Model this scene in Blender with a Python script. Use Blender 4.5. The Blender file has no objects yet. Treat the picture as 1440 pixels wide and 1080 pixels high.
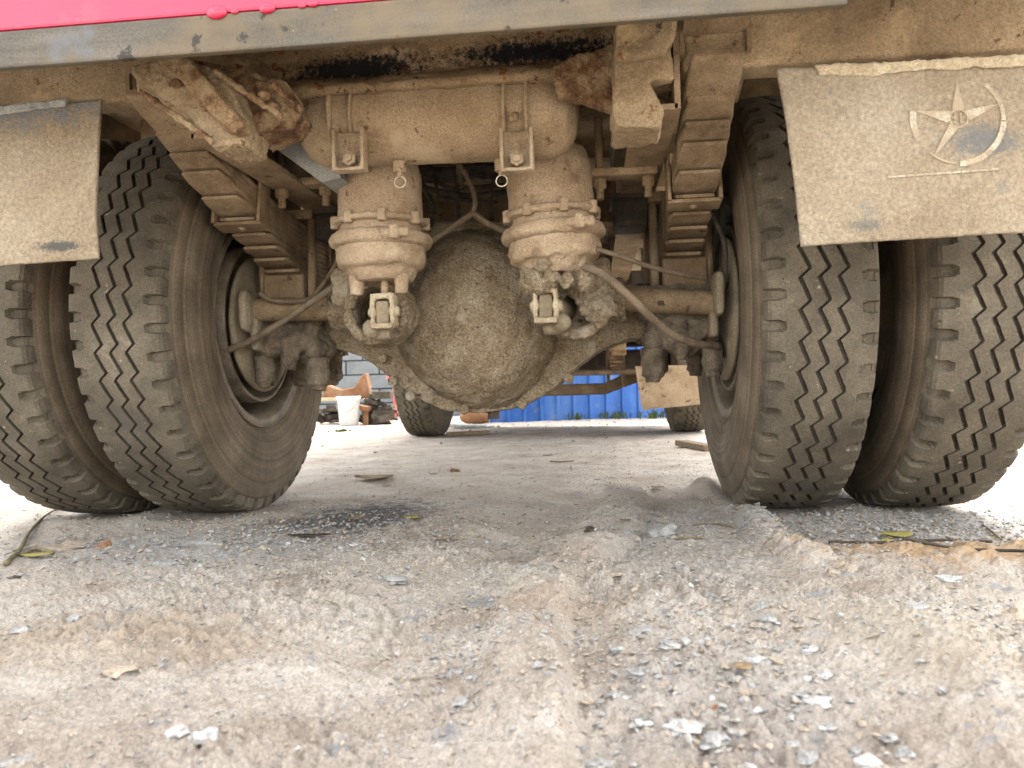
import bpy, bmesh, math, random
import numpy as np
from mathutils import Vector, Matrix, noise as mn
PI = math.pi
random.seed(7)
S = bpy.context.scene
# ------------------------------------------------------------------ camera
CX, CD, CZ, YAW, PITCH, ROLL, F = 0.28822, 2.04742, 0.31488, 0.10808, 0.00491, -0.02487, 1086.68
_f = Vector((-math.sin(YAW)*math.cos(PITCH), math.cos(YAW)*math.cos(PITCH), math.sin(PITCH)))
_r0 = Vector((math.cos(YAW), math.sin(YAW), 0)); _u0 = _r0.cross(_f)
_r = math.cos(ROLL)*_r0 + math.sin(ROLL)*_u0; _u = _r.cross(_f)
CAM = Vector((CX, -CD, CZ))
cd = bpy.data.cameras.new('camera'); cam = bpy.data.objects.new('camera', cd)
S.collection.objects.link(cam)
cam.matrix_world = Matrix(((_r.x, _u.x, -_f.x, CAM.x), (_r.y, _u.y, -_f.y, CAM.y), (_r.z, _u.z, -_f.z, CAM.z), (0, 0, 0, 1)))
cd.sensor_width = 36; cd.lens = F/1440*36; cd.clip_start = .02; cd.clip_end = 2000
cd.dof.use_dof = True; cd.dof.focus_distance = 1.8; cd.dof.aperture_fstop = 7
S.camera = cam
# ------------------------------------------------------------------ light
W = bpy.data.worlds.new('World'); S.world = W; W.use_nodes = True
wn = W.node_tree; bg = wn.nodes['Background']
sky = wn.nodes.new('ShaderNodeTexSky'); sky.sky_type = 'NISHITA'; sky.sun_disc = False
SUN = Vector((0.24, 0.56, 0.95)).normalized()
sky.sun_elevation = math.asin(SUN.z); sky.sun_rotation = math.atan2(SUN.x, SUN.y)
sky.air_density = 1.0; sky.dust_density = 3.0; sky.ozone_density = 0.6
hs = wn.nodes.new('ShaderNodeHueSaturation'); hs.inputs['Saturation'].default_value = .13      # milky, hazy sky
wn.links.new(sky.outputs[0], hs.inputs['Color']); wn.links.new(hs.outputs[0], bg.inputs[0]); bg.inputs[1].default_value = 0.15
sl = bpy.data.lights.new('sun', 'SUN'); sl.energy = .7; sl.angle = math.radians(10); sl.color = (1, .97, .92)
so = bpy.data.objects.new('sun', sl); S.collection.objects.link(so)
so.rotation_euler = SUN.to_track_quat('Z', 'Y').to_euler()
S.view_settings.view_transform = 'Standard'; S.view_settings.look = 'None'
S.view_settings.exposure = 3.42; S.view_settings.gamma = 1; S.view_settings.use_curve_mapping = False
S.render.engine = 'CYCLES'

# ------------------------------------------------------------------ helpers
def P(u, v, y=None, x=None, z=None):
    d = _f + _r*((u-720)/F) - _u*((v-540)/F)
    k = (y-CAM.y)/d.y if y is not None else ((x-CAM.x)/d.x if x is not None else (z-CAM.z)/d.z)
    return CAM + d*k

def link(o): S.collection.objects.link(o); return o
def kid(o, p):
    o.parent = p
    if p is not None and p.type == 'EMPTY' and p.parent is None: o.matrix_parent_inverse = Matrix.Translation(-p.location)
    return o
def thing(name, label, cat, loc=(0, 0, 0), group=None):
    o = bpy.data.objects.new(name, None); link(o); o.location = loc; o.empty_display_size = .1
    o['label'] = label; o['category'] = cat
    if group: o['group'] = group
    return o
def node(name, parent):
    o = bpy.data.objects.new(name, None); link(o); return kid(o, parent)
def tag(o, label, cat, group=None):
    o['label'] = label; o['category'] = cat
    if group: o['group'] = group
    return o
def obj(name, bm, mat, parent=None, smooth=False):
    me = bpy.data.meshes.new(name)
    if isinstance(bm, tuple): me.from_pydata(bm[0], [], bm[1]); me.update()
    else: bm.normal_update(); bm.to_mesh(me); bm.free()
    if mat: me.materials.append(mat)
    if smooth: me.shade_smooth()
    o = bpy.data.objects.new(name, me); link(o)
    return kid(o, parent) if parent else o
def box(bm, c, s, rot=None, bev=0):
    m = Matrix.Translation(c)
    if rot is not None: m = m @ rot.to_4x4()
    r = bmesh.ops.create_cube(bm, size=1, matrix=m @ Matrix.Diagonal((s[0], s[1], s[2], 1)))
    if bev:
        es = {e for v in r['verts'] for e in v.link_edges}
        bmesh.ops.bevel(bm, geom=list(es), offset=bev, segments=2, affect='EDGES', profile=.6)
def cyl(bm, a, b, r, r2=None, n=20):
    a = Vector(a); b = Vector(b); d = b-a; q = d.to_track_quat('Z', 'Y').to_matrix().to_4x4()
    bmesh.ops.create_cone(bm, cap_ends=True, segments=n, radius1=r, radius2=r if r2 is None else r2, depth=d.length, matrix=Matrix.Translation((a+b)/2) @ q)
def lathe(bm, prof, M=None, n=48, close=False):
    # prof (r, h) about local Z
    M = M or Matrix.Identity(4); rings = []
    for r, h in prof: rings.append([bm.verts.new(M @ Vector((r*math.cos(2*PI*i/n), r*math.sin(2*PI*i/n), h))) for i in range(n)])
    for a, b in zip(rings, rings[1:]):
        for i in range(n): bm.faces.new((a[i], a[(i+1) % n], b[(i+1) % n], b[i]))
    if close: bm.faces.new(rings[0][::-1]); bm.faces.new(rings[-1])
def prism(bm, pts, d):
    d = Vector(d); pts = [Vector(p) for p in pts]
    a = [bm.verts.new(p) for p in pts]; b = [bm.verts.new(p+d) for p in pts]
    bm.faces.new(a); bm.faces.new(b[::-1])
    n = len(a)
    for i in range(n): bm.faces.new((a[(i+1) % n], a[i], b[i], b[(i+1) % n]))
    bmesh.ops.recalc_face_normals(bm, faces=bm.faces)
def PP(y, *uv): return [P(u, v, y) for u, v in uv]
def tube(bm, pts, r, n=10, smooth=True, wob=0):
    pts = [Vector(p) for p in pts]
    if smooth and len(pts) > 2:
        q = []
        for i in range(len(pts)-1):
            p0 = pts[max(i-1, 0)]; p1 = pts[i]; p2 = pts[i+1]; p3 = pts[min(i+2, len(pts)-1)]
            for k in range(6):
                t = k/6; q.append(.5*((2*p1)+(p2-p0)*t+(2*p0-5*p1+4*p2-p3)*t*t+(3*p1-p0-3*p2+p3)*t**3))
        q.append(pts[-1]); pts = q
    prev = None; N = len(pts); ref = Vector((.13, .21, .97))
    for i, p in enumerate(pts):
        d = (pts[min(i+1, N-1)]-pts[max(i-1, 0)]).normalized()
        a = d.cross(ref).normalized(); b = d.cross(a)
        rr = (r if not callable(r) else r(i/(N-1)))*(1+wob*math.sin(i*2.3)+wob*math.sin(i*.9))
        ring = [bm.verts.new(p+rr*(math.cos(2*PI*k/n)*a+math.sin(2*PI*k/n)*b)) for k in range(n)]
        if prev:
            for k in range(n): bm.faces.new((prev[k], prev[(k+1) % n], ring[(k+1) % n], ring[k]))
        else: bm.faces.new(ring[::-1])
        prev = ring
    bm.faces.new(prev); bmesh.ops.recalc_face_normals(bm, faces=bm.faces)
def ball(bm, c, r, sub=3, sc=(1, 1, 1)):
    bmesh.ops.create_icosphere(bm, subdivisions=sub, radius=r, matrix=Matrix.Translation(c) @ Matrix.Diagonal((sc[0], sc[1], sc[2], 1)))
_tx = {}
def ctex(scale, depth=3, kind='CLOUDS'):
    k = (scale, depth, kind)
    if k not in _tx:
        t = bpy.data.textures.new('grime', kind)
        if kind == 'CLOUDS': t.noise_scale = scale; t.noise_depth = depth; t.noise_basis = 'IMPROVED_PERLIN'
        else: t.noise_scale = scale
        _tx[k] = t
    return _tx[k]
def crust(o, vox=.004, amps=((.006, .05), (.0035, .015)), sm=0):
    if vox:
        m = o.modifiers.new('remesh', 'REMESH'); m.mode = 'VOXEL'; m.voxel_size = vox; m.use_smooth_shade = True
    if sm:
        m = o.modifiers.new('smooth', 'SMOOTH'); m.iterations = sm; m.factor = .5
    for a, s in amps:
        m = o.modifiers.new('disp', 'DISPLACE'); m.texture = ctex(s); m.texture_coords = 'LOCAL'; m.strength = a*2; m.mid_level = .5
    return o
NB = lambda: bmesh.new()
# ------------------------------------------------------------------ materials
ALB = dict(dry_tan_mud=.66, chamber_mud=.68, caked_grey_mud=.86, wet_caked_mud=.7, dusty_brown_steel=.62, dark_oily_steel=.6, spring_leaf_steel=.66, flaking_rust=.66, mud_splashed_beam=.66, mud_and_tar_beam=.68, dusty_rubber_flap=.72, worn_white_paint=.72, dusty_tyre_rubber=.60, brown_dusty_sidewall=.60, black_groove_rubber=1, grey_painted_bar=.31, dusty_hose=.65, dusty_backing_plate=.55, dirty_rim_steel=1, grey_paint_and_lit_face=.75, grey_stone_chip=.56, buff_stone_chip=.6, chalk_white_stone=.55, weathered_wood=.7, pale_dry_mud=.78, blue_steel_sheet=.75, grey_concrete_block=.42, mortar=.6, white_plastic=.8, faded_orange_sheet=.38, dry_leaf=.5, yellow_green_leaf=.6, weed_green=.6, glossy_red_paint=.42, dusty_ground=.95)
def mat(name, cols, scale=14, rough=.95, bump=.3, bscale=90, dist=.004, fine=260, grain=.42, spots=None, detail=8, metal=0, spec=.25, up=None, stain=None, stretch=None):
    """cols: list of (pos, rgb) for a noise ramp; spots: (rgb, threshold, scale, width) patches; up: (rgb, lo, hi) dust settled on top faces"""
    k = ALB.get(name, 1); sc3 = lambda c: tuple(x*k for x in c)
    cols = [(p, sc3(c)) for p, c in cols]; spots = [(sc3(q[0]), *q[1:]) for q in (spots or [])]; stain = [(*q[:6], sc3(q[6]), q[7]) for q in (stain or [])]
    m = bpy.data.materials.new(name); m.use_nodes = True; nt = m.node_tree; N = nt.nodes; L = nt.links
    b = N['Principled BSDF']; b.inputs['Roughness'].default_value = rough; b.inputs['Metallic'].default_value = metal
    b.inputs['Specular IOR Level'].default_value = spec
    tc = N.new('ShaderNodeTexCoord'); co = tc.outputs['Object']
    if stretch:
        mp = N.new('ShaderNodeMapping'); mp.inputs['Scale'].default_value = stretch; L.new(co, mp.inputs[0]); cs = mp.outputs[0]
    else: cs = co
    def nz(sc, det=8, ro=.6, c=None):
        n = N.new('ShaderNodeTexNoise'); n.inputs['Scale'].default_value = sc; n.inputs['Detail'].default_value = det
        n.inputs['Roughness'].default_value = ro; L.new(c or co, n.inputs['Vector']); return n.outputs['Fac']
    def ramp(fac, st):
        r = N.new('ShaderNodeValToRGB'); L.new(fac, r.inputs[0]); e = r.color_ramp.elements
        while len(e) < len(st): e.new(.5)
        for x, (p, c) in zip(e, st): x.position = p; x.color = (*c, 1) if len(c) == 3 else c
        return r.outputs[0]
    def mix(f, a, c, mode='MIX'):
        x = N.new('ShaderNodeMix'); x.data_type = 'RGBA'; x.blend_type = mode
        if isinstance(f, float): x.inputs[0].default_value = f
        else: L.new(f, x.inputs[0])
        for s, i in ((a, 6), (c, 7)):
            if isinstance(s, tuple): x.inputs[i].default_value = (*s, 1)
            else: L.new(s, x.inputs[i])
        return x.outputs[2]
    col = ramp(nz(scale, detail, .62, cs), cols)
    g = ramp(nz(fine, 5, .8), [(.33, (1-grain,)*3), (.67, (1+grain*.75,)*3)])
    col = mix(1.0, col, g, 'MULTIPLY')
    for sp in (spots or []):
        rgb, th, sc, w = sp
        f = ramp(nz(sc, 7, .65), [(th, (0, 0, 0)), (th+w, (1, 1, 1))])
        col = mix(f, col, rgb)
    if up:
        ge = N.new('ShaderNodeNewGeometry'); sx = N.new('ShaderNodeSeparateXYZ'); L.new(ge.outputs['Normal'], sx.inputs[0])
        ad = N.new('ShaderNodeMath'); ad.operation = 'ADD'; L.new(sx.outputs[2], ad.inputs[0])
        nn = N.new('ShaderNodeMath'); nn.operation = 'MULTIPLY'; nn.inputs[1].default_value = .5; L.new(nz(30, 6), nn.inputs[0]); L.new(nn.outputs[0], ad.inputs[1])
        f = ramp(ad.outputs[0], [(up[1], (0, 0, 0)), (up[2], (1, 1, 1))]); col = mix(f, col, up[0])
    if stain:
        for (cx, cy, cz, rx, ry, rz, rgb, amt) in stain:
            mp = N.new('ShaderNodeMapping'); mp.vector_type = 'POINT'
            mp.inputs['Location'].default_value = (-cx/rx, -cy/ry, -cz/rz); mp.inputs['Scale'].default_value = (1/rx, 1/ry, 1/rz)
            L.new(co, mp.inputs[0])
            ln = N.new('ShaderNodeVectorMath'); ln.operation = 'LENGTH'; L.new(mp.outputs[0], ln.inputs[0])
            a1 = N.new('ShaderNodeMath'); a1.operation = 'MULTIPLY_ADD'; L.new(nz(6/min(rx, ry, rz)**.8, 10, .78), a1.inputs[0]); a1.inputs[1].default_value = 5.0; ml = N.new('ShaderNodeMath'); ml.operation = 'MULTIPLY'; ml.inputs[1].default_value = 1.6; L.new(ln.outputs['Value'], ml.inputs[0]); L.new(ml.outputs[0], a1.inputs[2])
            mr = N.new('ShaderNodeMapRange'); mr.inputs[1].default_value = 4.1; mr.inputs[2].default_value = 3.3; mr.inputs[3].default_value = 0; mr.inputs[4].default_value = amt
            L.new(a1.outputs[0], mr.inputs[0]); col = mix(mr.outputs[0], col, rgb)
    L.new(col, b.inputs['Base Color'])
    if bump:
        h0 = nz(bscale, 8, .75); h1 = nz(bscale*.28, 6, .7); hm = N.new('ShaderNodeMath'); hm.operation = 'MULTIPLY_ADD'; L.new(h1, hm.inputs[0]); hm.inputs[1].default_value = 1.6; L.new(h0, hm.inputs[2]); h = hm.outputs[0]; bp = N.new('ShaderNodeBump'); bp.inputs['Strength'].default_value = bump; bp.inputs['Distance'].default_value = dist*1.7
        L.new(h, bp.inputs['Height']); L.new(bp.outputs[0], b.inputs['Normal'])
    return m
M = {}
M['tan'] = mat('dry_tan_mud', [(.3, (.36, .25, .145)), (.5, (.50, .365, .225)), (.7, (.62, .48, .32))], 9, bump=.55, bscale=130, dist=.005, spots=[((.64, .50, .32), .56, 6, .12), ((.30, .20, .12), .60, 11, .07), ((.20, .12, .07), .62, 30, .05)])
M['chamber'] = mat('chamber_mud', [(.3, (.36, .255, .155)), (.5, (.49, .365, .235)), (.7, (.60, .47, .32))], 12, bump=.55, bscale=150, dist=.005, spots=[((.62, .50, .35), .56, 8, .12), ((.28, .19, .115), .60, 13, .07), ((.17, .10, .06), .64, 34, .04)])
M['diff'] = mat('caked_grey_mud', [(.3, (.30, .22, .13)), (.48, (.42, .32, .20)), (.62, (.51, .41, .275)), (.75, (.60, .50, .36))], 16, grain=.65, bump=1, bscale=130, dist=.009, fine=170, spots=[((.62, .54, .41), .56, 9, .12), ((.24, .175, .115), .60, 12, .07), ((.14, .085, .05), .64, 34, .05)])
M['lump'] = mat('wet_caked_mud', [(.3, (.13, .10, .07)), (.5, (.24, .19, .13)), (.7, (.36, .29, .21))], 25, bump=.8, bscale=120, dist=.007)
M['steel'] = mat('dusty_brown_steel', [(.3, (.20, .135, .075)), (.5, (.32, .225, .13)), (.7, (.45, .335, .205))], 12, rough=.85, bump=.4, bscale=170, spots=[((.10, .06, .035), .62, 30, .06)])
M['dark'] = mat('dark_oily_steel', [(.3, (.03, .024, .018)), (.5, (.07, .052, .037)), (.7, (.14, .105, .075))], 14, rough=.7, bump=.3)
M['leaf'] = mat('spring_leaf_steel', [(.3, (.20, .135, .075)), (.5, (.33, .235, .14)), (.7, (.45, .34, .215))], 16, rough=.85, bump=.45, bscale=180, spots=[((.13, .075, .045), .6, 22, .08)])
M['rust'] = mat('flaking_rust', [(.34, (.12, .06, .035)), (.45, (.28, .16, .08)), (.54, (.43, .30, .165)), (.7, (.55, .42, .25))], 22, bump=.8, bscale=70, dist=.008, spots=[((.22, .075, .025), .60, 18, .06), ((.07, .04, .025), .66, 35, .04)])
M['beam'] = mat('mud_splashed_beam', [(.3, (.27, .19, .11)), (.5, (.42, .31, .185)), (.7, (.58, .45, .28))], 8, bump=.6, bscale=140, dist=.005, spots=[((.66, .49, .26), .58, 6, .08), ((.25, .12, .05), .62, 22, .04), ((.12, .08, .05), .63, 38, .04)])
M['flap'] = mat('dusty_rubber_flap', [(.3, (.42, .32, .21)), (.5, (.54, .435, .30)), (.7, (.63, .53, .39))], 5, grain=.38, bump=.9, bscale=190, dist=.006, fine=150, spots=[((.33, .32, .28), .60, 11, .1), ((.18, .17, .16), .70, 20, .05)], stain=[(-.80, -.70, .885, .26, .5, .07, (.30, .33, .35), .85), (.93, -.70, .70, .07, .5, .03, (.24, .25, .25), .8), (.72, -.70, .87, .08, .5, .03, (.36, .36, .34), .7), (-.70, -.70, .60, .05, .5, .012, (.12, .12, .11), .9), (.74, -.70, .57, .03, .5, .012, (.2, .21, .18), .7)])
M['paint'] = mat('worn_white_paint', [(.38, (.46, .37, .25)), (.5, (.62, .53, .39)), (.7, (.70, .62, .49))], 30, spots=[((.50, .40, .275), .50, 16, .07)], bump=.7, bscale=190, dist=.004)
M['tread'] = mat('dusty_tyre_rubber', [(.3, (.09, .074, .052)), (.5, (.155, .129, .09)), (.7, (.225, .188, .132))], 9, rough=.9, bump=.4, bscale=220, dist=.003, spots=[((.30, .25, .18), .62, 9, .1), ((.10, .09, .075), .58, 5, .12), ((.36, .31, .23), .66, 45, .04), ((.05, .04, .03), .68, 60, .03)])
M['wall_r'] = mat('brown_dusty_sidewall', [(.3, (.10, .075, .05)), (.5, (.18, .138, .092)), (.7, (.26, .20, .14))], 7, rough=.85, bump=.22, bscale=120, spots=[((.12, .12, .085), .58, 4, .2)])
nt = M['wall_r'].node_tree; N = nt.nodes; L = nt.links; tc = N.new('ShaderNodeTexCoord'); sx = N.new('ShaderNodeSeparateXYZ'); L.new(tc.outputs['Object'], sx.inputs[0])
cv = N.new('ShaderNodeCombineXYZ'); L.new(sx.outputs[1], cv.inputs[1]); L.new(sx.outputs[2], cv.inputs[2]); ln = N.new('ShaderNodeVectorMath'); ln.operation = 'LENGTH'; L.new(cv.outputs[0], ln.inputs[0])
rn = N.new('ShaderNodeTexNoise'); rn.noise_dimensions = '1D'; rn.inputs['Scale'].default_value = 70; rn.inputs['Detail'].default_value = 6; rn.inputs['Roughness'].default_value = .7; L.new(ln.outputs['Value'], rn.inputs['W'])
rr_ = N.new('ShaderNodeValToRGB'); rr_.color_ramp.elements[0].position = .32; rr_.color_ramp.elements[0].color = (.62, .62, .62, 1); rr_.color_ramp.elements[1].position = .68; rr_.color_ramp.elements[1].color = (1.3, 1.28, 1.22, 1); L.new(rn.outputs['Fac'], rr_.inputs[0])
b_ = N['Principled BSDF']; src = b_.inputs['Base Color'].links[0].from_socket; mx = N.new('ShaderNodeMix'); mx.data_type = 'RGBA'; mx.blend_type = 'MULTIPLY'; mx.inputs[0].default_value = .85; L.new(src, mx.inputs[6]); L.new(rr_.outputs[0], mx.inputs[7]); L.new(mx.outputs[2], b_.inputs['Base Color'])
M['groove'] = mat('black_groove_rubber', [(.3, (.03, .024, .017)), (.7, (.08, .064, .045))], 20, rough=.9)
M['bar'] = mat('grey_painted_bar', [(.3, (.14, .12, .085)), (.5, (.22, .19, .14)), (.7, (.32, .28, .22))], 5, rough=.55, bump=.1, stretch=(1, 5, 9), spots=[((.34, .25, .14), .50, 4, .16), ((.27, .28, .29), .63, 5, .08), ((.08, .06, .04), .62, 26, .05), ((.55, .46, .33), .68, 45, .03)])
M['red'] = mat('glossy_red_paint', [(.3, (.85, .015, .09)), (.7, (.92, .03, .12))], 3, rough=.3, bump=.05, grain=.08, spec=.5, spots=[((.62, .16, .16), .60, 5, .2), ((.45, .20, .14), .68, 40, .04)])
M['hose'] = mat('dusty_hose', [(.3, (.13, .095, .06)), (.6, (.25, .19, .125))], 30, bump=.3)
M['hosed'] = mat('black_hose', [(.3, (.03, .026, .022)), (.6, (.09, .075, .058))], 30, bump=.2)
M['hub'] = mat('dusty_backing_plate', [(.3, (.27, .215, .135)), (.5, (.40, .325, .21)), (.7, (.50, .42, .29))], 9, bump=.4, spots=[((.10, .085, .06), .6, 12, .08)])
M['rim'] = mat('dirty_rim_steel', [(.3, (.06, .05, .036)), (.6, (.17, .135, .095))], 16, rough=.6, bump=.2)
M['key'] = mat('bright_wire', [(.3, (.55, .5, .4)), (.7, (.7, .62, .5))], 20, rough=.4, metal=.6, bump=0)
M['grey'] = mat('grey_paint_and_lit_face', [(.3, (.22, .23, .22)), (.6, (.40, .40, .37))], 9, rough=.7)  # plain grey parts, and the lit tone of two faces under the chassis
M['stone'] = mat('grey_stone_chip', [(.3, (.24, .235, .22)), (.5, (.40, .39, .36)), (.7, (.56, .54, .50))], 35, bump=.4, bscale=200, dist=.002)
M['stoneb'] = mat('buff_stone_chip', [(.3, (.32, .25, .18)), (.6, (.50, .42, .32))], 35, bump=.4, bscale=200, dist=.002)
M['white'] = mat('chalk_white_stone', [(.3, (.48, .465, .43)), (.6, (.70, .68, .64))], 30, bump=.5)
M['wood'] = mat('weathered_wood', [(.3, (.16, .11, .07)), (.6, (.33, .24, .16))], 12, bump=.4, stretch=(1, 8, 8))
M['twig'] = mat('dark_twig_bark', [(.3, (.07, .055, .03)), (.6, (.16, .13, .07))], 40, bump=.4)
M['dryleaf'] = mat('dry_leaf', [(.3, (.26, .17, .09)), (.6, (.45, .33, .18))], 40, bump=.3)
M['yleaf'] = mat('yellow_green_leaf', [(.3, (.30, .28, .06)), (.6, (.50, .42, .12))], 40, bump=.2)
M['green'] = mat('weed_green', [(.3, (.06, .10, .03)), (.6, (.14, .19, .06))], 30, bump=.1)
M['blue'] = mat('blue_steel_sheet', [(.3, (.035, .13, .45)), (.5, (.06, .19, .58)), (.7, (.12, .27, .65))], 3, rough=.5, bump=.05, stretch=(1, 1, .35), spots=[((.30, .38, .50), .60, 6, .15), ((.26, .24, .22), .64, 9, .08)])
M['block'] = mat('grey_concrete_block', [(.3, (.27, .29, .29)), (.6, (.40, .42, .41))], 6, bump=.5)
M['mortar'] = mat('mortar', [(.3, (.16, .16, .155)), (.6, (.24, .235, .22))], 10, bump=.4)
M['bucket'] = mat('white_plastic', [(.3, (.72, .74, .76)), (.7, (.82, .83, .84))], 5, rough=.5, bump=0)
M['orange'] = mat('faded_orange_sheet', [(.3, (.30, .13, .06)), (.5, (.50, .25, .12)), (.7, (.60, .40, .26))], 6, bump=.3)
M['pole'] = mat('faded_red_paint', [(.3, (.45, .08, .07)), (.6, (.60, .18, .15))], 8, rough=.6)

# ground material: pale dust with clay, grey grit and an oil stain
GS = [(-.30, -.12, 0, .20, .30, 1, (.075, .075, .085), .85), (-.42, -.25, 0, .16, .12, 1, (.10, .10, .11), .7),
      (.98, -.60, 0, .42, .14, 1, (.47, .31, .165), .9), (.9, -.30, 0, .50, .22, 1, (.34, .335, .33), .55),
      (-.55, -.50, 0, .40, .28, 1, (.36, .36, .36), .55), (.45, -.45, 0, .20, .5, 1, (.44, .42, .39), .4), (.42, -1.25, 0, .15, .22, 1, (.40, .37, .34), .4),
      (.66, -1.12, 0, .12, .2, 1, (.50, .415, .30), .5), (-.35, -1.1, 0, .35, .12, 1, (.50, .385, .27), .5), (.22, -.93, 0, .12, .08, 1, (.45, .32, .22), .55)]
M['ground'] = mat('dusty_ground', [(.3, (.40, .32, .25)), (.43, (.53, .45, .365)), (.56, (.62, .545, .455)), (.7, (.71, .64, .55))], 5.5, bump=1, bscale=170, dist=.008, fine=300, grain=.42,
                  spots=[((.37, .36, .35), .60, 14, .06), ((.72, .66, .57), .64, 34, .05), ((.22, .18, .15), .70, 60, .03)], stain=GS)

# ------------------------------------------------------------------ ground height field
rs = np.random.RandomState(3); _tab = rs.rand(256, 256)
def vn(x, y):
    xi = np.floor(x).astype(int); yi = np.floor(y).astype(int); fx = x-xi; fy = y-yi
    fx = fx*fx*fx*(fx*(fx*6-15)+10); fy = fy*fy*fy*(fy*(fy*6-15)+10)
    t = lambda a, b: _tab[a & 255, b & 255]
    return (t(xi, yi)*(1-fx)+t(xi+1, yi)*fx)*(1-fy)+(t(xi, yi+1)*(1-fx)+t(xi+1, yi+1)*fx)*fy - .5
def dseg(x, y, pts):
    best = np.full_like(x, 9.); side = np.zeros_like(x); along = np.zeros_like(x); acc = 0
    for (ax, ay), (bx, by) in zip(pts, pts[1:]):
        dx, dy = bx-ax, by-ay; L = math.hypot(dx, dy)
        t = np.clip(((x-ax)*dx+(y-ay)*dy)/L**2, 0, 1)
        d = np.hypot(x-ax-t*dx, y-ay-t*dy); m = d < best
        best = np.where(m, d, best); side = np.where(m, np.sign((x-ax)*dy-(y-ay)*dx), side); along = np.where(m, acc+t*L, along); acc += L
    return best, side, along
R1 = [(.42, 2.3), (.375, .13), (.30, -.465), (.20, -.80), (.185, -.95), (.205, -1.2), (.225, -1.45)]
R2 = [(.60, .35), (.625, -.10), (.637, -.45), (.645, -.66)]
sm = lambda a, b, t: np.clip((t-a)/(b-a), 0, 1)**2*(3-2*np.clip((t-a)/(b-a), 0, 1))
def H(x, y):
    x = np.asarray(x, float); y = np.asarray(y, float)
    wx = x+.02*vn(x*9+3, y*9)+.006*vn(x*40, y*40+7); wy = y+.02*vn(x*9, y*9+50)
    h = .012*vn(x*1.7+9, y*1.7)+.012*vn(x*4.3, y*4.3+4)+.007*vn(x*11+2, y*11)
    dist = np.hypot(x-.29, y+2.05)
    fa = np.clip(2.2-dist, 0, 1)*.75+.25
    h += fa*(.008*vn(x*23, y*23+11)+.007*np.abs(vn(x*47+5, y*47))+.0052*vn(x*95, y*95)+.0045*vn(x*190+31, y*190)+.003*vn(x*380, y*380+5))
    cl = np.clip(vn(x*5+40, y*5)*3+.35, 0, 1); h += fa*cl*(.009*np.clip(vn(x*70+8, y*70)*2.2, 0, 1)**.6+.006*np.clip(vn(x*150+8, y*150+3)*2.2, 0, 1)**.6)
    d, s, al = dseg(wx, wy, R1)
    fade = sm(-1.6, -1.3, -y)*0+1
    core = 1-sm(.028, .062, d)
    lug = .5+.5*np.sign(np.sin(al*2*PI/.052+vn(x*6, y*6)))
    tonear = sm(.9, .2, y)
    h += core*(.011+.010*tonear)*(1+1.5*vn(x*7+2, y*7))*(1-.72*sm(.0, .6, y))+(1-sm(.0, .035, np.abs(d-.058)))*(s > 0)*lug*.010*tonear*sm(-1.0, -.75, y)
    h -= (1-sm(.05, .14, np.abs(d-.14)))*(s > 0)*.015*tonear          # rut to the right of the ridge
    h -= (1-sm(.02, .05, np.abs(d-.075)))*(s < 0)*.009*sm(-.75, -.95, y)
    h -= (1-sm(.0, .06, np.hypot((wx-.19)/1.3, wy+.80)))*.010       # crumbled break in the ridge
    d2, s2, al2 = dseg(wx, wy, R2)
    h += (1-sm(.01, .06, d2))*(.022+.008*np.sin(al2*2*PI/.045))
    h += .036*np.exp(-(((wx-.66)/.075)**2+((wy+1.20)/.20)**2))+.014*np.exp(-(((wx-.72)/.10)**2+((wy+1.02)/.09)**2))
    h += .016*(1-sm(.02, .15, np.abs(wy+.62+.12*(wx-.9)+.10*vn(x*7, y*7+3))))*sm(.64, .84, wx)*(1+1.2*vn(x*18, y*18)+.8*vn(x*45, y*45))    # clay berm on the right
    h += .005*np.exp(-(((wx+.30)/.5)**2+((wy+.62)/.22)**2))
    for cx in (-1.0456, -.7294, .7294, 1.0456):                   # tyres pressed in, low berm round them
        q = np.hypot((x-cx)/.15, (y+.0)/.20); h += .010*np.exp(-((q-1.15)/.35)**2)-.004*(1-sm(.7, 1.1, q))
        h *= 1-.5*(1-sm(.9, 1.5, q))
    far = sm(2.5, 4.5, y); h = h*(1-.3*far)
    return h-.003
def hz(x, y): return float(H(np.array([x]), np.array([y]))[0])
def build_ground():
    ox, oy = CX, -CD; base = math.radians(90)+YAW
    a1 = np.linspace(math.radians(-40), math.radians(40), 860)
    a0 = np.linspace(math.radians(-180), math.radians(-40), 90)[:-1]; a2 = np.linspace(math.radians(40), math.radians(180), 90)[1:-1]
    ang = np.concatenate([a0, a1, a2])+base
    d = np.concatenate([[.05, .15, .25, .35, .42], .31488*F/np.linspace(760, 12, 520), [36, 50, 80, 140, 300, 800]])
    A, D = np.meshgrid(ang, d); X = ox+D*np.cos(A); Y = oy+D*np.sin(A); Z = H(X, Y)*np.clip(1.3-D/40, 0, 1)
    n, m = A.shape; V = np.stack([X, Y, Z], -1).reshape(-1, 3)
    i = np.arange(n-1)[:, None]*m; j = np.arange(m)[None, :]; j2 = (j+1) % m
    Q = np.stack([i+j, i+m+j, i+m+j2, i+j2], -1).reshape(-1, 4)[:, ::-1]
    me = bpy.data.meshes.new('ground'); me.vertices.add(len(V)); me.vertices.foreach_set('co', V.ravel())
    me.loops.add(Q.size); me.loops.foreach_set('vertex_index', Q.ravel().astype(np.int32))
    me.polygons.add(len(Q)); me.polygons.foreach_set('loop_start', np.arange(0, Q.size, 4, dtype=np.int32))
    me.update(calc_edges=True); me.validate(); me.materials.append(M['ground']); me.shade_smooth()
    if me.polygons[1000].normal.z < 0: me.flip_normals()
    o = link(bpy.data.objects.new('ground', me)); o['kind'] = 'structure'
    o['label'] = 'dusty rutted dirt yard under and behind the truck'
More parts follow.
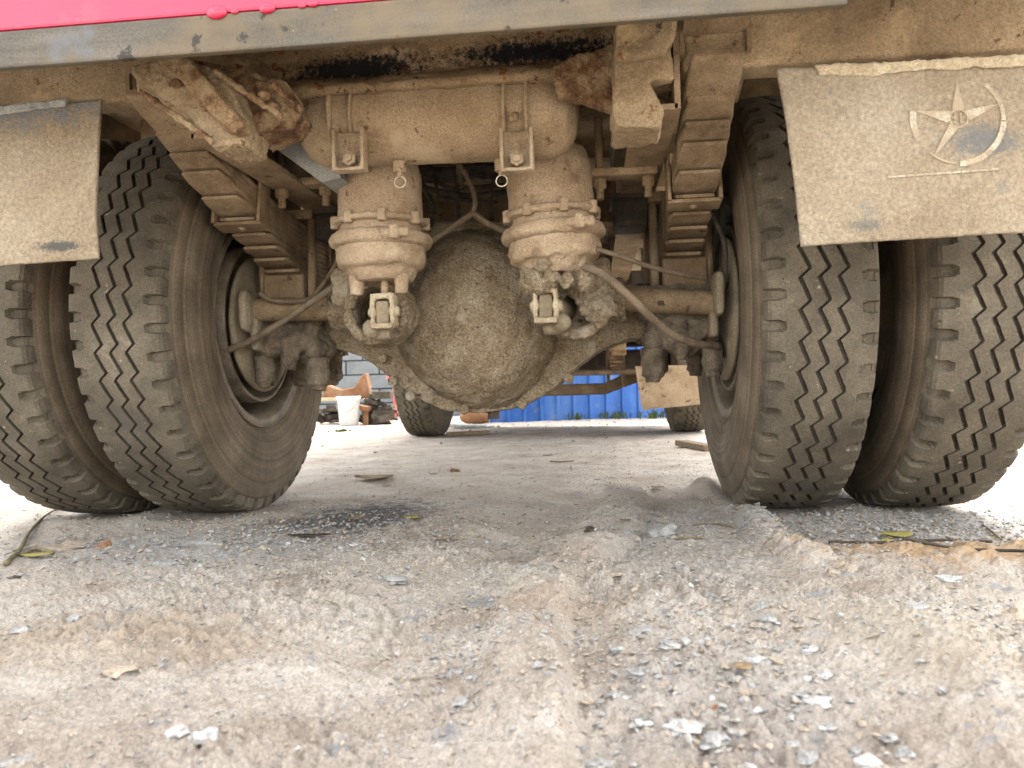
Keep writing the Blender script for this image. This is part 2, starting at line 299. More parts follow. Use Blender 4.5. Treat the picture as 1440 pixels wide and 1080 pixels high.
build_ground()

# ------------------------------------------------------------------ the truck
truck = thing('dump_truck', 'mud caked dump truck seen from behind and below with dual rear tyres', 'truck', (0, 1.5, 0))
WA, WS = .7294, .3162
# ---- tyre
def tyre_meshes():
    NP, RP = 52, 20; NR = NP*RP; R0 = .512
    gx = [-.036, .0, .036]; amp = .0095; gd = .0095; gw = .0032
    side = [(.104, .500, 0), (.108, .487, 0), (.1095, .477, 0), (.113, .474, 0), (.119, .458, 0), (.122, .444, 0), (.1215, .440, 0), (.1245, .437, 0), (.131, .412, 0), (.1335, .385, 0), (.132, .36, 0), (.127, .335, 0), (.120, .316, 0), (.1215, .310, 0), (.1215, .304, 0), (.112, .296, 0), (.104, .284, 0), (.098, .272, 0), (.085, .262, 0)]
    cols = []      # (x, kind, zigzag weight)
    sh = [.1025, .098, .0945, .0905, .0865, .082, .077, .0735, .0700, .066, .061]
    for x in sh: cols.append((-x, 's', 0))
    for g in gx:
        for o_, k in ((-gw-.0012, 't'), (-gw, 'g'), (gw, 'g'), (gw+.0012, 't')): cols.append((g+o_, k, 1))
        if g != gx[-1]: cols.append((g+.018, 't', 1))
    for x in sh[::-1]: cols.append((x, 's', 0))
    th = np.arange(NR)*2*PI/NR; ph = (np.arange(NR) % RP)/RP
    wv = np.where(ph < .70, 1.05, .85)
    zig = np.where(ph < .72, ph/.72*2-1, 1-(ph-.72)/.28*2)*amp
    Xs, Rs = [], []
    for x, r, _ in side[::-1]: Xs.append(np.full(NR, -x)); Rs.append(np.full(NR, r))
    rag = .0012*np.interp(np.arange(NR), np.arange(0, NR, 3), rs.rand(len(np.arange(0, NR, 3)))-.5)
    for x, k, w in cols:
        x = x if w == 0 or abs((x+.001) % .018-.001) < 1e-4 else np.array(gx)[np.argmin(np.abs(np.array(gx)-x))]+(x-np.array(gx)[np.argmin(np.abs(np.array(gx)-x))])*wv; xx = x+w*zig+(rag if k == 't' else 0); r = R0-.007*(np.abs(xx)/.1)**2.4
        if k == 'g': r = r-gd*(.9+.2*np.sin(th*3))
        if k == 's':
            off = .5 if x > 0 else .0
            q = (ph+off) % 1; half = .17*(1 if abs(x) > .088 else max(0, 1-((.088-abs(x))/.018)**2)**.5 if abs(x) > .0705 else 0)
            r = r-np.where(np.abs(q-.5) < half, .013, 0)
            if abs(x) > .1: r = r-.004
        Xs.append(xx); Rs.append(r)
    for x, r, _ in side: Xs.append(np.full(NR, x)); Rs.append(np.full(NR, r))
    X = np.array(Xs); Rr = np.array(Rs)
    # lug blocks run a little way down the shoulder
    ns = len(side)
    for j, dd in ((ns-1, .010), (ns-2, .006)):
        Rr[j] -= np.where(np.abs(ph-.5) < .17, dd, 0)*.6; X[j] += np.where(np.abs(ph-.5) < .17, .006, 0)
        j2 = len(X)-1-j; q = (ph+.5) % 1; Rr[j2] -= np.where(np.abs(q-.5) < .17, dd, 0)*.6; X[j2] -= np.where(np.abs(q-.5) < .17, .006, 0)
    wob = .0016*np.interp(np.arange(NR), np.arange(0, NR, 13), rs.rand(len(np.arange(0, NR, 13)))-.5)
    Rr = Rr+wob
    nc = len(X)
    V = np.stack([X, Rr*np.cos(th), Rr*np.sin(th)], -1).reshape(-1, 3)
    i = np.arange(nc-1)[:, None]*NR; j = np.arange(NR)[None, :]; j2 = (j+1) % NR
    Q = np.stack([i+j, i+NR+j, i+NR+j2, i+j2], -1).reshape(-1, 4)
    me = bpy.data.meshes.new('tyre'); me.vertices.add(len(V)); me.vertices.foreach_set('co', V.ravel())
    me.loops.add(Q.size); me.loops.foreach_set('vertex_index', Q.ravel().astype(np.int32))
    me.polygons.add(len(Q)); me.polygons.foreach_set('loop_start', np.arange(0, Q.size, 4, dtype=np.int32))
    for k in ('tread', 'wall_r', 'groove'): me.materials.append(M[k])
    row = np.repeat(np.arange(nc-1), NR); mi = np.where((row < ns-3) | (row >= nc-1-(ns-3)), 1, 0)
    for g in range(3):
        b0 = ns+len(sh)+g*5; mi[(row >= b0) & (row < b0+3)] = 2
    me.update(calc_edges=True)
    me.polygons.foreach_set('material_index', mi.astype(np.int32)); me.polygons.foreach_set('use_smooth', (mi == 1))
    me.validate(); c = Vector(me.polygons[10*NR+5].center)
    pn = me.polygons[(nc//2)*NR+5]
    if Vector((0, pn.center.y, pn.center.z)).dot(pn.normal) < 0: me.flip_normals()
    return me
TY = tyre_meshes()
def rimmesh():
    bm = NB(); Mx = Matrix.Rotation(PI/2, 4, 'Y')     # local z -> x
    pr = [(.262, -.106), (.284, -.112), (.286, -.105), (.276, -.098), (.266, -.099), (.258, -.085), (.252, -.05), (.250, .04), (.247, .055), (.20, .07), (.14, .085), (.10, .085), (.10, .078), (.14, .078), (.20, .060), (.238, .045), (.243, .0), (.244, -.05), (.250, -.085), (.256, -.1), (.262, -.106)]
    lathe(bm, pr, Mx, 72); bmesh.ops.recalc_face_normals(bm, faces=bm.faces); return bm
RIM = None
def wheel(x, y, flip, spin, nm='wheel'):
    global RIM
    w = node(nm, truck); w.location = (x, y, .507)
    t = bpy.data.objects.new('tyre', TY); link(t); t.parent = w; t.rotation_euler = (spin, 0, PI if flip else 0)
    if RIM is None: r = obj('rim', rimmesh(), M['rim']); RIM = r.data; RIM.shade_smooth()
    else: r = link(bpy.data.objects.new('rim', RIM))
    r.parent = w; return w, r
# Euler order: spin about X in the tyre's own frame then turned about Z
w1, r1 = wheel(WA, 0, False, .35); w2, r2 = wheel(WA+WS, 0, False, 1.13); w3, r3 = wheel(-WA, 0, False, 2.02); w4, r4 = wheel(-WA-WS, 0, False, 2.95)
r3.rotation_euler = (0, 0, PI); r2.rotation_euler = (0, 0, PI)
for s in (1, -1):
    w, r = wheel(s*.885 if s > 0 else -.87, 3.2, False, .7+s); r.rotation_euler = (0, 0, PI if s > 0 else 0)
    if s < 0: w.rotation_euler = (0, 0, -.03)
# tread of the left side runs the other way round
for w in (w3, w4):
    for c in w.children:
        if c.name.startswith('tyre'): c.rotation_euler = (c.rotation_euler[0], 0, PI)

# ---- rear axle
def blobdata(c, r, sc, amps, sub=5, seed=0):
    bm = NB(); ball(bm, (0, 0, 0), 1, sub)
    for v in bm.verts:
        n = v.co.copy(); q = Vector((n.x*r[0], n.y*r[1], n.z*r[2])); d = 0
        for a, f in amps: d += a*mn.noise(q*f+Vector((seed, seed*2, 0)))
        v.co = Vector(c)+q+n*d
    return bm
axle = node('rear_axle', truck)
bm = NB()
out = [(-.58, .56), (-.36, .57), (-.30, .59), (-.22, .70), (-.1, .745), (.1, .745), (.22, .70), (.30, .59), (.36, .57), (.58, .56), (.58, .44), (.38, .43), (.31, .405), (.25, .36), (.185, .305), (.10, .262), (0, .25), (-.10, .262), (-.185, .305), (-.25, .36), (-.31, .405), (-.38, .43), (-.58, .44)]
prism(bm, [(x-.01, -.07, z) for x, z in out], (0, .14, 0))
o = obj('axle_housing', bm, M['diff'], axle); crust(o, .005, ((.005, .06), (.0025, .018)), 3)
bm = blobdata((-.008, -.03, .498), (.223, .205, .236), 1, ((.012, 6), (.006, 18), (.0045, 50), (.0035, 110)), 6, 3)
o = obj('differential_cover', bm, M['diff'], axle, True)
for x, z in ((-.235, .34), (-.19, .30), (.22, .335), (-.262, .40), (-.05, .262), (.10, .272)):
    bm = NB(); cyl(bm, (x, -.095, z), (x, -.06, z), .014, n=6); crust(obj('bolt', bm, M['diff'], axle), .003, ((.002, .01),))
bm = NB(); cyl(bm, (.02, -.04, .235), (.02, -.04, .275), .017, n=6); obj('drain_plug', bm, M['dark'], axle)
for s in (-1, 1):
    # spring seats, mud-caked clamp ends under the axle
    bm = NB(); box(bm, (s*.505, 0, .49), (.17, .24, .14))
    cyl(bm, (s*.40, 0, .50), (s*.60, 0, .50), .078)
    for k in range(26):
        rr = random.uniform(.018, .04); ball(bm, (s*random.uniform(.42, .585), -.09+random.uniform(-.03, .03), random.uniform(.41, .50)), rr, 2)
    o = obj('axle_seat', bm, M['lump'], axle); crust(o, .005, ((.012, .045), (.007, .018), (.003, .008)), 1)
    for x, y, z0, rr in ((.43, -.10, .335, .030), (.575, -.10, .345, .027), (.46, .10, .35, .028), (.56, .10, .35, .028), (.50, -.12, .39, .022)):
        bm = NB(); cyl(bm, (s*x, y, z0), (s*x, y, z0+.07), rr*.9, rr); cyl(bm, (s*x, y, z0-.015), (s*x, y, z0+.01), rr*.62)
        o = obj('clamp_nut', bm, M['lump'], axle); crust(o, .004, ((.008, .03), (.004, .012)), 2)
    # packing block between axle and spring
    bm = NB(); box(bm, (s*.512, -.02, .59), (.11, .20, .072), bev=.006); crust(obj('spring_block', bm, M['steel'], axle), .004, ((.002, .03),))
    # cam tube and its brackets
    bm = NB(); cyl(bm, (s*.33, -.165, .525), (s*.585, -.15, .53 if s < 0 else .505), .030, n=28)
    crust(obj('cam_tube', bm, M['steel'], axle), .004, ((.002, .03),))
    bm = NB(); box(bm, (s*.582, -.17, .525), (.028, .085, .105), bev=.02); box(bm, (s*.572, -.14, .47), (.022, .06, .09), bev=.01)
    crust(obj('cam_bracket', bm, M['hub'], axle), .004, ((.004, .03),))
    # chamber bracket, a cast ring round the slack adjuster
    bm = NB(); Mx = Matrix.Translation((-.212 if s < 0 else .248, -.25, .500)) @ Matrix.Rotation(PI/2, 4, 'X')
    lathe(bm, [(.056, -.055), (.076, -.055), (.080, .0), (.078, .06), (.056, .06), (.056, -.055)], Mx, 40)
    box(bm, (s*.300, -.22, .56), (.05, .16, .09), bev=.015); cyl(bm, (s*.29, -.165, .52), (s*.36, -.165, .522), .052)
    crust(obj('chamber_bracket', bm, M['diff'], axle), .0045, ((.012, .05), (.008, .018), (.004, .007)), 1)
# hub side: backing plate and drum inside each inner wheel
for s in (-1, 1):
    br = node('brake', truck)
    Mx = Matrix.Translation((0, 0, .507)) @ Matrix.Rotation(PI/2, 4, 'Y')
    bm = NB(); x0 = s*.615
    lathe(bm, [(.06, x0-s*.045), (.09, x0-s*.02), (.12, x0-s*.006), (.178, x0), (.186, x0+s*.006), (.186, x0+s*.014), (.17, x0+s*.012), (.06, x0+s*.01)], Mx, 64); bmesh.ops.recalc_face_normals(bm, faces=bm.faces)
    o = obj('backing_plate', bm, M['hub'], br, True)
    m = o.modifiers.new('d', 'DISPLACE'); m.texture = ctex(.06); m.texture_coords = 'LOCAL'; m.strength = .008
    bm = NB(); lathe(bm, [(.212, x0+s*.012), (.216, x0+s*.02), (.214, x0+s*.2), (.10, x0+s*.22), (.10, x0+s*.21), (.202, x0+s*.19), (.204, x0+s*.012), (.212, x0+s*.012)], Mx, 64); bmesh.ops.recalc_face_normals(bm, faces=bm.faces)
    obj('brake_drum', bm, M['rim'], br, True)
    bm = NB(); box(bm, (s*.600, -.06, .40), (.02, .03, .05), bev=.006); cyl(bm, (s*.60, .01, .345), (s*.612, .01, .345), .009); obj('inspection_plug', bm, M['dark'], br)

# ---- brake chambers
def chamber(cx, tilt, mess):
    ch = node('brake_chamber', truck)
    def mk(name, prof, m, n=56, amps=((.0035, .05), (.0022, .016)), vox=.0045):
        bm = NB(); Mx = Matrix.Translation((cx, -.34, .66)) @ Matrix.Rotation(tilt, 4, 'Y') @ Matrix.Translation((0, 0, -.66))
        lathe(bm, prof, Mx, n, True); bmesh.ops.recalc_face_normals(bm, faces=bm.faces)
        return crust(obj(name, bm, m, ch), vox, amps, 1)
    mk('spring_canister', [(.02, .85), (.06, .847), (.085, .83), (.094, .80), (.095, .70), (.093, .69)], M['chamber'])
    mk('flange_ring', [(.096, .700), (.106, .698), (.107, .688), (.096, .684)], M['chamber'])
    mk('waist', [(.090, .69), (.093, .67), (.097, .66), (.097, .655)], M['chamber'])
    mk('clamp_band', [(.098, .668), (.111, .664), (.117, .652), (.113, .640), (.10, .634)], M['chamber'])
    mk('bowl', [(.10, .640), (.101, .612), (.098, .596), (.093, .592), (.080, .587), (.074, .572), (.066, .562), (.06, .56)], M['chamber'], amps=((.006+mess*.006, .05), (.003+mess*.003, .018)))
    T = Matrix.Translation((cx, -.34, .66)) @ Matrix.Rotation(tilt, 4, 'Y') @ Matrix.Translation((-cx, .34, -.66))
    for k in range(8):
        a = k*PI/4+.3; c = T @ Vector((cx+.101*math.cos(a), -.34+.101*math.sin(a), .693))
        bm = NB(); cyl(bm, c+Vector((0, 0, -.014)), c+Vector((0, 0, .014)), .011, n=8); crust(obj('bolt', bm, M['chamber'], ch), .003, ((.002, .02),))
    bm = NB(); c = T @ Vector((cx+.06, -.34-.105, .652)); cyl(bm, c-Vector((.03, 0, 0)), c+Vector((.03, 0, 0)), .011); box(bm, c, (.02, .03, .03), bev=.004)
    crust(obj('clamp_bolt', bm, M['chamber'], ch), .003, ((.003, .02),))
    for dx in (-.05, .052):
        bm = NB(); a = T @ Vector((cx+dx, -.37, .575)); cyl(bm, a, a-Vector((0, 0, .045)), .019, .014, 10); crust(obj('mounting_stud', bm, M['chamber'], ch), .003, ((.004, .02),), 1)
    if mess:
        bm = NB()
        for k in range(40):
            a = random.uniform(0, 2*PI); q = random.uniform(.03, .085); ball(bm, (cx+q*math.cos(a)+.01, -.34+q*math.sin(a), random.uniform(.535, .575)), random.uniform(.012, .028), 2)
        for k in range(26): 
            t = k/25; ball(bm, (cx+.06+.05*t+random.uniform(-.02, .02), -.31, .565-.10*t+random.uniform(-.02, .02)), random.uniform(.015, .03), 2)
        o = obj('mud_lump', bm, M['diff'], ch); crust(o, .0035, ((.016, .03), (.010, .011), (.004, .005)))
    # push rod, clevis and slack adjuster
    bm = NB(); sx = cx+.012 if not mess else cx-.018; cyl(bm, (sx, -.36, .575), (sx, -.365, .525), .009, n=12); crust(obj('push_rod', bm, M['chamber'], ch), .002, ((.002, .02),))
    sa = bpy.data.objects.new('slack_adjuster', None)
    bm = NB(); s = -1 if not mess else 1
    x = sx
    box(bm, (x-.022, -.37, .490), (.010, .045, .062), bev=.003); box(bm, (x+.022, -.37, .490), (.010, .045, .062), bev=.003)
    box(bm, (x, -.37, .524), (.054, .045, .012), bev=.003); box(bm, (x, -.385, .458), (.05, .03, .012), bev=.003)
    cyl(bm, (x-.034, -.375, .49), (x+.036, -.375, .49), .011, n=10)
    crust(obj('clevis', bm, M['hubpale'], ch), .003, ((.003, .02), (.002, .008)))
    bm = NB(); xx = x+s*.012
    box(bm, (x, -.36, .488), (.030, .06, .052), bev=.006); cyl(bm, (xx, -.34, .487), (xx+s*.018, -.19, .50), .026, .034, n=16); cyl(bm, (xx-.02, -.345, .447), (xx+.02, -.345, .447), .017, n=12)
    ball(bm, (xx+s*.02, -.36, .455), .022, 2)
    crust(obj('slack_adjuster', bm, M['hub'], ch), .003, ((.003, .02),))
M['hubpale'] = mat('grey_beige_mud', [(.3, (.26, .205, .13)), (.5, (.38, .31, .205)), (.7, (.47, .395, .275))], 25, bump=.6, bscale=150, grain=.5)
M['paintmud'] = mat('pale_dry_mud', [(.3, (.40, .32, .20)), (.5, (.52, .43, .29)), (.7, (.62, .54, .38))], 18, bump=.5, bscale=150)
chamber(-.187, 0, 0); chamber(.203, -.055, 1)

# ---- air tank
tk = node('air_tank', truck)
bm = NB(); ax, bx = P(424, 186, -.5), P(815, 168, -.5); r = .086; L = (bx-ax).length; dr = (bx-ax).normalized()
Mx = Matrix.Translation(ax+Vector((0, 0, .012))) @ dr.to_track_quat('Z', 'Y').to_matrix().to_4x4()
lathe(bm, [(.01, .0), (.045, .006), (.070, .022), (r-.002, .05), (r, .06), (r, L-.06), (r-.002, L-.05), (.070, L-.022), (.045, L-.006), (.01, L)], Mx, 64, True)
bmesh.ops.recalc_face_normals(bm, faces=bm.faces)
o = obj('tank_body', bm, M['tan'], tk); crust(o, .005, ((.003, .08), (.0018, .015)))
for (ua, va), (ub, vb) in (((472, 150), (492, 240)), ((717, 133), (727, 232))):
    bm = NB(); c = P(ua+8, 180, -.575); q = (c-ax).dot(dr)
    lathe(bm, [(r+.001, q-.022), (r+.005, q-.022), (r+.005, q+.022), (r+.001, q+.022)], Mx, 64)
    for e in (-.022, .022): lathe(bm, [(r+.001, q+e-.003), (r+.012, q+e-.003), (r+.012, q+e+.003), (r+.001, q+e+.003)], Mx, 64)
    bmesh.ops.recalc_face_normals(bm, faces=bm.faces)
    crust(obj('tank_strap', bm, M['tan'], tk), .003, ((.002, .02),))
    bm = NB(); y = -.60; c = P(ub, 212, y); w = .028
    box(bm, c+Vector((0, .012, 0)), (.056, .006, .078)); box(bm, c+Vector((-w, 0, 0)), (.007, .032, .080)); box(bm, c+Vector((w, 0, 0)), (.007, .032, .080)); box(bm, c+Vector((0, -.002, -.038)), (.060, .028, .006))
    crust(obj('strap_bracket', bm, M['chamber'], tk), .0025, ((.0025, .02),))
    bm = NB(); cyl(bm, c+Vector((0, .008, -.017)), c+Vector((0, -.010, -.017)), .0145, n=6); cyl(bm, c+Vector((0, -.01, -.017)), c+Vector((0, -.018, -.017)), .008); crust(obj('bolt', bm, M['chamber'], tk), .002, ((.0015, .01),))
bm = NB(); c = P(722, 165, -.595); box(bm, c, (.02, .012, .02), bev=.004); crust(obj('strap_bolt', bm, M['rust'], tk), .003, ((.004, .02),))
for u, v in ((562, 240), (705, 238)):
    bm = NB(); c = P(u, v, -.52); cyl(bm, c+Vector((0, 0, .018)), c-Vector((0, 0, .004)), .0135, n=8); cyl(bm, c, c-Vector((0, 0, .012)), .006, n=8)
    o = obj('drain_valve', bm, M['tan'], tk)
    bm = NB(); c2 = c-Vector((0, 0, .0225)); tube(bm, [c2+Vector((.0115*math.cos(a*PI/6), .002, .0115*math.sin(a*PI/6))) for a in range(13)], .0013, 6, False)
    obj('pull_ring', bm, M['key'], tk, True)

# ---- leaf springs: ten leaves, each its own piece
ENDS = [.73, .635, .59, .545, .465, .385, .325, .27, .215, .15]
def leaf_mesh(i):
    th = .0128; Lh = ENDS[i]; n = 26; w = .047; zc = .742-i*.0136; V = []; Fc = []
    rows = [-Lh+2*Lh*k/n for k in range(n+1)]
    for k, y in enumerate(rows):
        zb = zc+.225*y*y; e = min(k, n-k); ww = w-(.006 if e == 0 else 0); t = th*(.55 if e == 0 and i > 1 else 1)
        nz_ = Vector((0, -.45*y, 1)).normalized(); b = Vector((0, y, zb)); 
        for (sx, k2) in ((-ww, 1), (-ww+.003, 0), (ww-.003, 0), (ww, 1)): V.append(b+Vector((sx, 0, 0))+nz_*(.003 if k2 else 0))
        for (sx, k2) in ((ww, 1), (ww-.003, 0), (-ww+.003, 0), (-ww, 1)): V.append(b+Vector((sx, 0, 0))+nz_*(t-(.003 if k2 else 0)))
    for k in range(n):
        for j in range(8): Fc.append((k*8+j, k*8+(j+1) % 8, k*8+8+(j+1) % 8, k*8+8+j))
    Fc.append(tuple(range(8))[::-1]); Fc.append(tuple(n*8+j for j in range(8)))
    bm = NB(); vs = [bm.verts.new(v) for v in V]; [bm.faces.new([vs[q] for q in f]) for f in Fc]; bmesh.ops.recalc_face_normals(bm, faces=bm.faces); return bm
leaves = None
for s in (-1, 1):
    sp = node('leaf_spring', truck)
    if leaves is None:
        leaves = []
        for i in range(len(ENDS)): o = obj('leaf', leaf_mesh(i), M['leaf'], sp); o.location = (s*.506, 0, 0); leaves.append(o)
    else:
        for l in leaves: c = l.copy(); link(c); c.parent = sp; c.location = (s*.506, .0, 0)
    # rebound clips
    for y, i0, i1 in ((-.362, 0, 5), (.42, 0, 5)):
        zb = .742-i1*.0136+.225*y*y-.006; zt = .742+.225*y*y+.035; bm = NB(); rot = Matrix.Rotation(-.45*abs(y)*(-1 if y > 0 else 1)*1.0, 3, 'X')
        cx = s*.506
        box(bm, (cx, y, zb), (.112, .05, .008), rot, .002); box(bm, (cx-.053, y, (zb+zt)/2), (.008, .05, zt-zb), rot, .002); box(bm, (cx+.053, y, (zb+zt)/2), (.008, .05, zt-zb), rot, .002)
        obj('rebound_clip', bm, M['steel'], sp)
        bm = NB(); ball(bm, (cx, y, zb-.004), .010, 2, (1, 1, .6)); obj('rivet', bm, M['leaf'], sp, True)
    # U-bolts
    for y in (-.10, .085):
        for x in (-.066, .066):
            bm = NB(); cyl(bm, (s*.506+x, y, .40), (s*.506+x, y, .79), .0115, n=12)
            obj('u_bolt', bm, M['steel'], sp, True)
    bm = NB(); box(bm, (s*.506, 0, .775), (.16, .26, .025), bev=.004); obj('top_plate', bm, M['steel'], sp)
    # slipper hanger at the rear end
    bm = NB(); 
    for x in (-.056, .056): prism(bm, [(s*.506+x-.004, yy, zz) for yy, zz in ((-.70, .88), (-.56, .84), (-.52, 1.0), (-.70, 1.0))], (.008, 0, 0))
    box(bm, (s*.506, -.66, .915), (.11, .2, .02), Matrix.Rotation(-.30, 3, 'X'))
    obj('spring_hanger', bm, M['steel'], sp)
    bm = NB(); box(bm, (s*.506, .75, .90), (.12, .16, .16), bev=.01); obj('front_hanger', bm, M['steel'], sp)

# ---- chassis rails
for s in (-1, 1):
    fr = node('frame_rail', truck)
    xo, xi = s*.44, s*.362
    bm = NB(); y0, y1 = -.70, 4.0
    box(bm, ((xo), (y0+y1)/2, .905), (.010, y1-y0, .235)); 
    box(bm, ((xo+xi)/2, (y0+y1)/2, .791), (.078, y1-y0, .010)); box(bm, ((xo+xi)/2, (y0+y1)/2, 1.019), (.078, y1-y0, .010))
    obj('rail_channel', bm, M['steel'], fr)
    bm = NB(); box(bm, (s*.40, 1.4, 1.075), (.085, 4.4, .10), bev=.004); obj('sub_frame', bm, M['grey'], fr)
    # clamp plate with two studs under the rail
    bm = NB(); c = P(427, 258, -.33) if s < 0 else P(877, 244, -.33)
    box(bm, c, (.145, .05, .018), bev=.003); crust(obj('clamp_plate', bm, M['steel'], fr), .003, ((.003, .02),))
    for dx in (-.053, .053):
        bm = NB(); cc = c+Vector((dx, 0, 0)); cyl(bm, cc-Vector((0, 0, .03)), cc-Vector((0, 0, .009)), .016, n=6); cyl(bm, cc-Vector((0, 0, .055)), cc-Vector((0, 0, .03)), .010, .008, 10)
        crust(obj('stud', bm, M['steel'], fr), .003, ((.003, .02),))
        bm = NB(); cyl(bm, cc, cc+Vector((0, 0, .32)), .009); obj('clamp_rod', bm, M['steel'], fr)
for s in (-1, 1):
    bm = NB(); box(bm, (s*.385, -.05, .745), (.085, .12, .07), bev=.012); box(bm, (s*.385, -.05, .783), (.10, .15, .012)); obj('bump_stop', bm, M['dark'], truck)
# left rail end bracket and hinge, heavily rusted
hb = node('bed_hinge', truck)
hl = [((183, 90), (258, 82), (312, 102), (330, 130), (345, 180), (340, 202), (300, 207), (284, 190), (262, 160), (232, 140), (205, 135), (192, 126)),
      ((262, 86), (385, 116), (412, 152), (398, 172), (352, 190), (330, 150), (300, 110)),
      ((214, 78), (262, 80), (345, 176), (326, 190), (250, 110))]
for k, (pts, y, dd) in enumerate(zip(hl, (-.79, -.74, -.82), (.10, .10, .03))):
    bm = NB(); prism(bm, PP(y, *pts), (0, dd, 0)); crust(obj('hinge_plate', bm, M['rust'] if k != 0 else M['beam'], hb), .0035, ((.004, .06), (.006, .02), (.005, .008)), 0)
bm = NB(); prism(bm, PP(-.72, (240, 80), (300, 88), (396, 112), (424, 150), (404, 176), (352, 196), (322, 206), (290, 196)), (0, .03, 0)); crust(obj('hinge_plate', bm, M['rust'], hb), .0035, ((.005, .06), (.007, .02), (.005, .008)), 0)
for a_, b_ in (((262, 84), (350, 186)), ((300, 100), (398, 165)), ((196, 128), (300, 200)), ((385, 118), (412, 150))):
    bm = NB(); cyl(bm, P(*a_, -.80), P(*b_, -.80), .006, n=8); crust(obj('weld_ridge', bm, M['rust'], hb), .003, ((.004, .02), (.004, .008)))
for u, v in ((300, 125), (372, 135), (330, 170), (385, 150), (290, 150), (250, 118)):
    bm = NB(); c = P(u, v, -.79); ball(bm, c, .013, 2, (1, 1, .7)); crust(obj('bolt', bm, M['rust'], hb), .003, ((.004, .02),))
hr = node('bed_hinge', truck)
for k, (pts, y, dd) in enumerate([(((866, 28), (950, 22), (949, 52), (938, 66), (936, 74), (866, 84)), -.73, .07), (((864, 72), (942, 66), (950, 106), (948, 110), (912, 112), (934, 150), (930, 180), (868, 178), (860, 160)), -.71, .09),
                                  (((866, 150), (926, 146), (920, 180), (862, 186)), -.66, .1)]):
    bm = NB(); prism(bm, PP(y, *pts), (0, dd, 0)); crust(obj('hinge_post', bm, M['beam'], hr), .004, ((.006, .06), (.005, .02), (.003, .008)), 1)
bm = NB(); prism(bm, PP(-.64, (866, 60), (866, 158), (848, 152), (822, 142), (782, 134), (778, 92), (810, 78)), (0, .03, 0)); crust(obj('gusset', bm, M['rust'], hr), .0035, ((.005, .05), (.006, .018), (.005, .007)), 0)
# inner side of the left rail, its lit tone put in as a grey slab
bm = NB(); prism(bm, PP(-.47, (372, 172), (402, 150), (424, 152), (480, 250), (452, 256), (384, 206)), (0, .25, 0)); obj('lit_rail_face', bm, M['grey'], hb)

# ---- cross members
cm = node('cross_member', truck)
M['beamd'] = mat('mud_and_tar_beam', [(.3, (.25, .165, .09)), (.5, (.39, .27, .15)), (.7, (.55, .40, .24))], 9, bump=.7, bscale=120, dist=.006,
                 spots=[((.62, .47, .29), .57, 10, .07), ((.30, .115, .04), .60, 20, .04), ((.10, .06, .04), .62, 33, .03)],
                 stain=[(-.165, -.56, .955, .17, .3, .034, (.018, .018, .02), 1.), (.19, -.56, .962, .20, .3, .032, (.015, .015, .018), 1.)])
bm = NB(); prism(bm, [(-.60, y, z) for y, z in ((-.56, .895), (-.60, .893), (-.605, .906), (-.585, .925), (-.56, .94), (-.555, .985), (-.60, 1.0), (-.60, 1.012), (-.53, 1.012), (-.53, .895))], (1.05, 0, 0))
crust(obj('beam', bm, M['beamd'], cm), .005, ((.004, .06), (.004, .02)), 0)
bm = NB(); box(bm, (-.03, -.66, 1.0), (1.1, .05, .014)); box(bm, (-.02, -.68, .985), (1.0, .012, .03)); crust(obj('top_lip', bm, M['beam'], cm), .004, ((.006, .05), (.005, .015)))
for s, xa, xb in ((1, .45, 1.16), (-1, -1.18, -.545)):
    lb = node('lamp_beam', truck)
    bm = NB(); za = .856 if s > 0 else .872; bm2 = box(bm, ((xa+xb)/2, -.655, za+.065), (xb-xa, .07, .13), bev=.008)
    crust(obj('beam', bm, M['beam'], lb), .006, ((.003, .08), (.003, .02)))
bm = NB(); box(bm, (0, -.35, .95), (.72, .06, .09), bev=.01); crust(obj('rear_tube', bm, M['steel'], cm), .006, ((.003, .05),))
for y in (.55, 1.7, 2.5):
    bm = NB(); box(bm, (0, y, .92), (.74, .08, .14), bev=.01); obj('cross_tube', bm, M['steel'], cm)

# ---- rear bar and red tail panel
bar = node('rear_bar', truck)
bm = NB(); c0 = .8270; box(bm, ((-1.2+.644)/2, -.943, c0+.0285), (1.2+.644, .014, .057), bev=.004); obj('bar', bm, M['bar'], bar)
tg = node('tailgate', truck)
bm = NB(); box(bm, (0, -.945, 1.235), (2.44, .010, .70), bev=.004); o = obj('panel', bm, M['red'], tg)
bm = NB(); box(bm, (0, -.925, 1.24), (2.42, .02, .68)); obj('inner_sheet', bm, M['steel'], tg)
for u, v, r_ in ((305, 21, .013), (376, 15, .010), (440, 8, .007), (330, 19, .005), (425, 11, .005)):
    bm = NB(); ball(bm, P(u, v, -.951)+Vector((0, 0, .003)), r_, 3, (1.25, .5, .75)); obj('paint_drip', bm, M['red'], tg, True)
# dump body above (its floor, sides and cross ribs)
bd = node('dump_body', truck)
bm = NB(); box(bm, (0, .9, 1.20), (2.4, 3.6, .02)); obj('floor', bm, M['steel'], bd)
for s in (-1, 1): bm = NB(); box(bm, (s*1.21, .9, 1.5), (.03, 3.6, .82)); obj('side', bm, M['steel'], bd)
bm = NB(); box(bm, (0, 2.66, 1.6), (2.3, .03, .9)); obj('headboard', bm, M['steel'], bd)
for k in range(8): bm = NB(); box(bm, (0, -.62+k*.45, 1.155), (2.24, .06, .07)); obj('floor_rib', bm, M['steel'], bd)
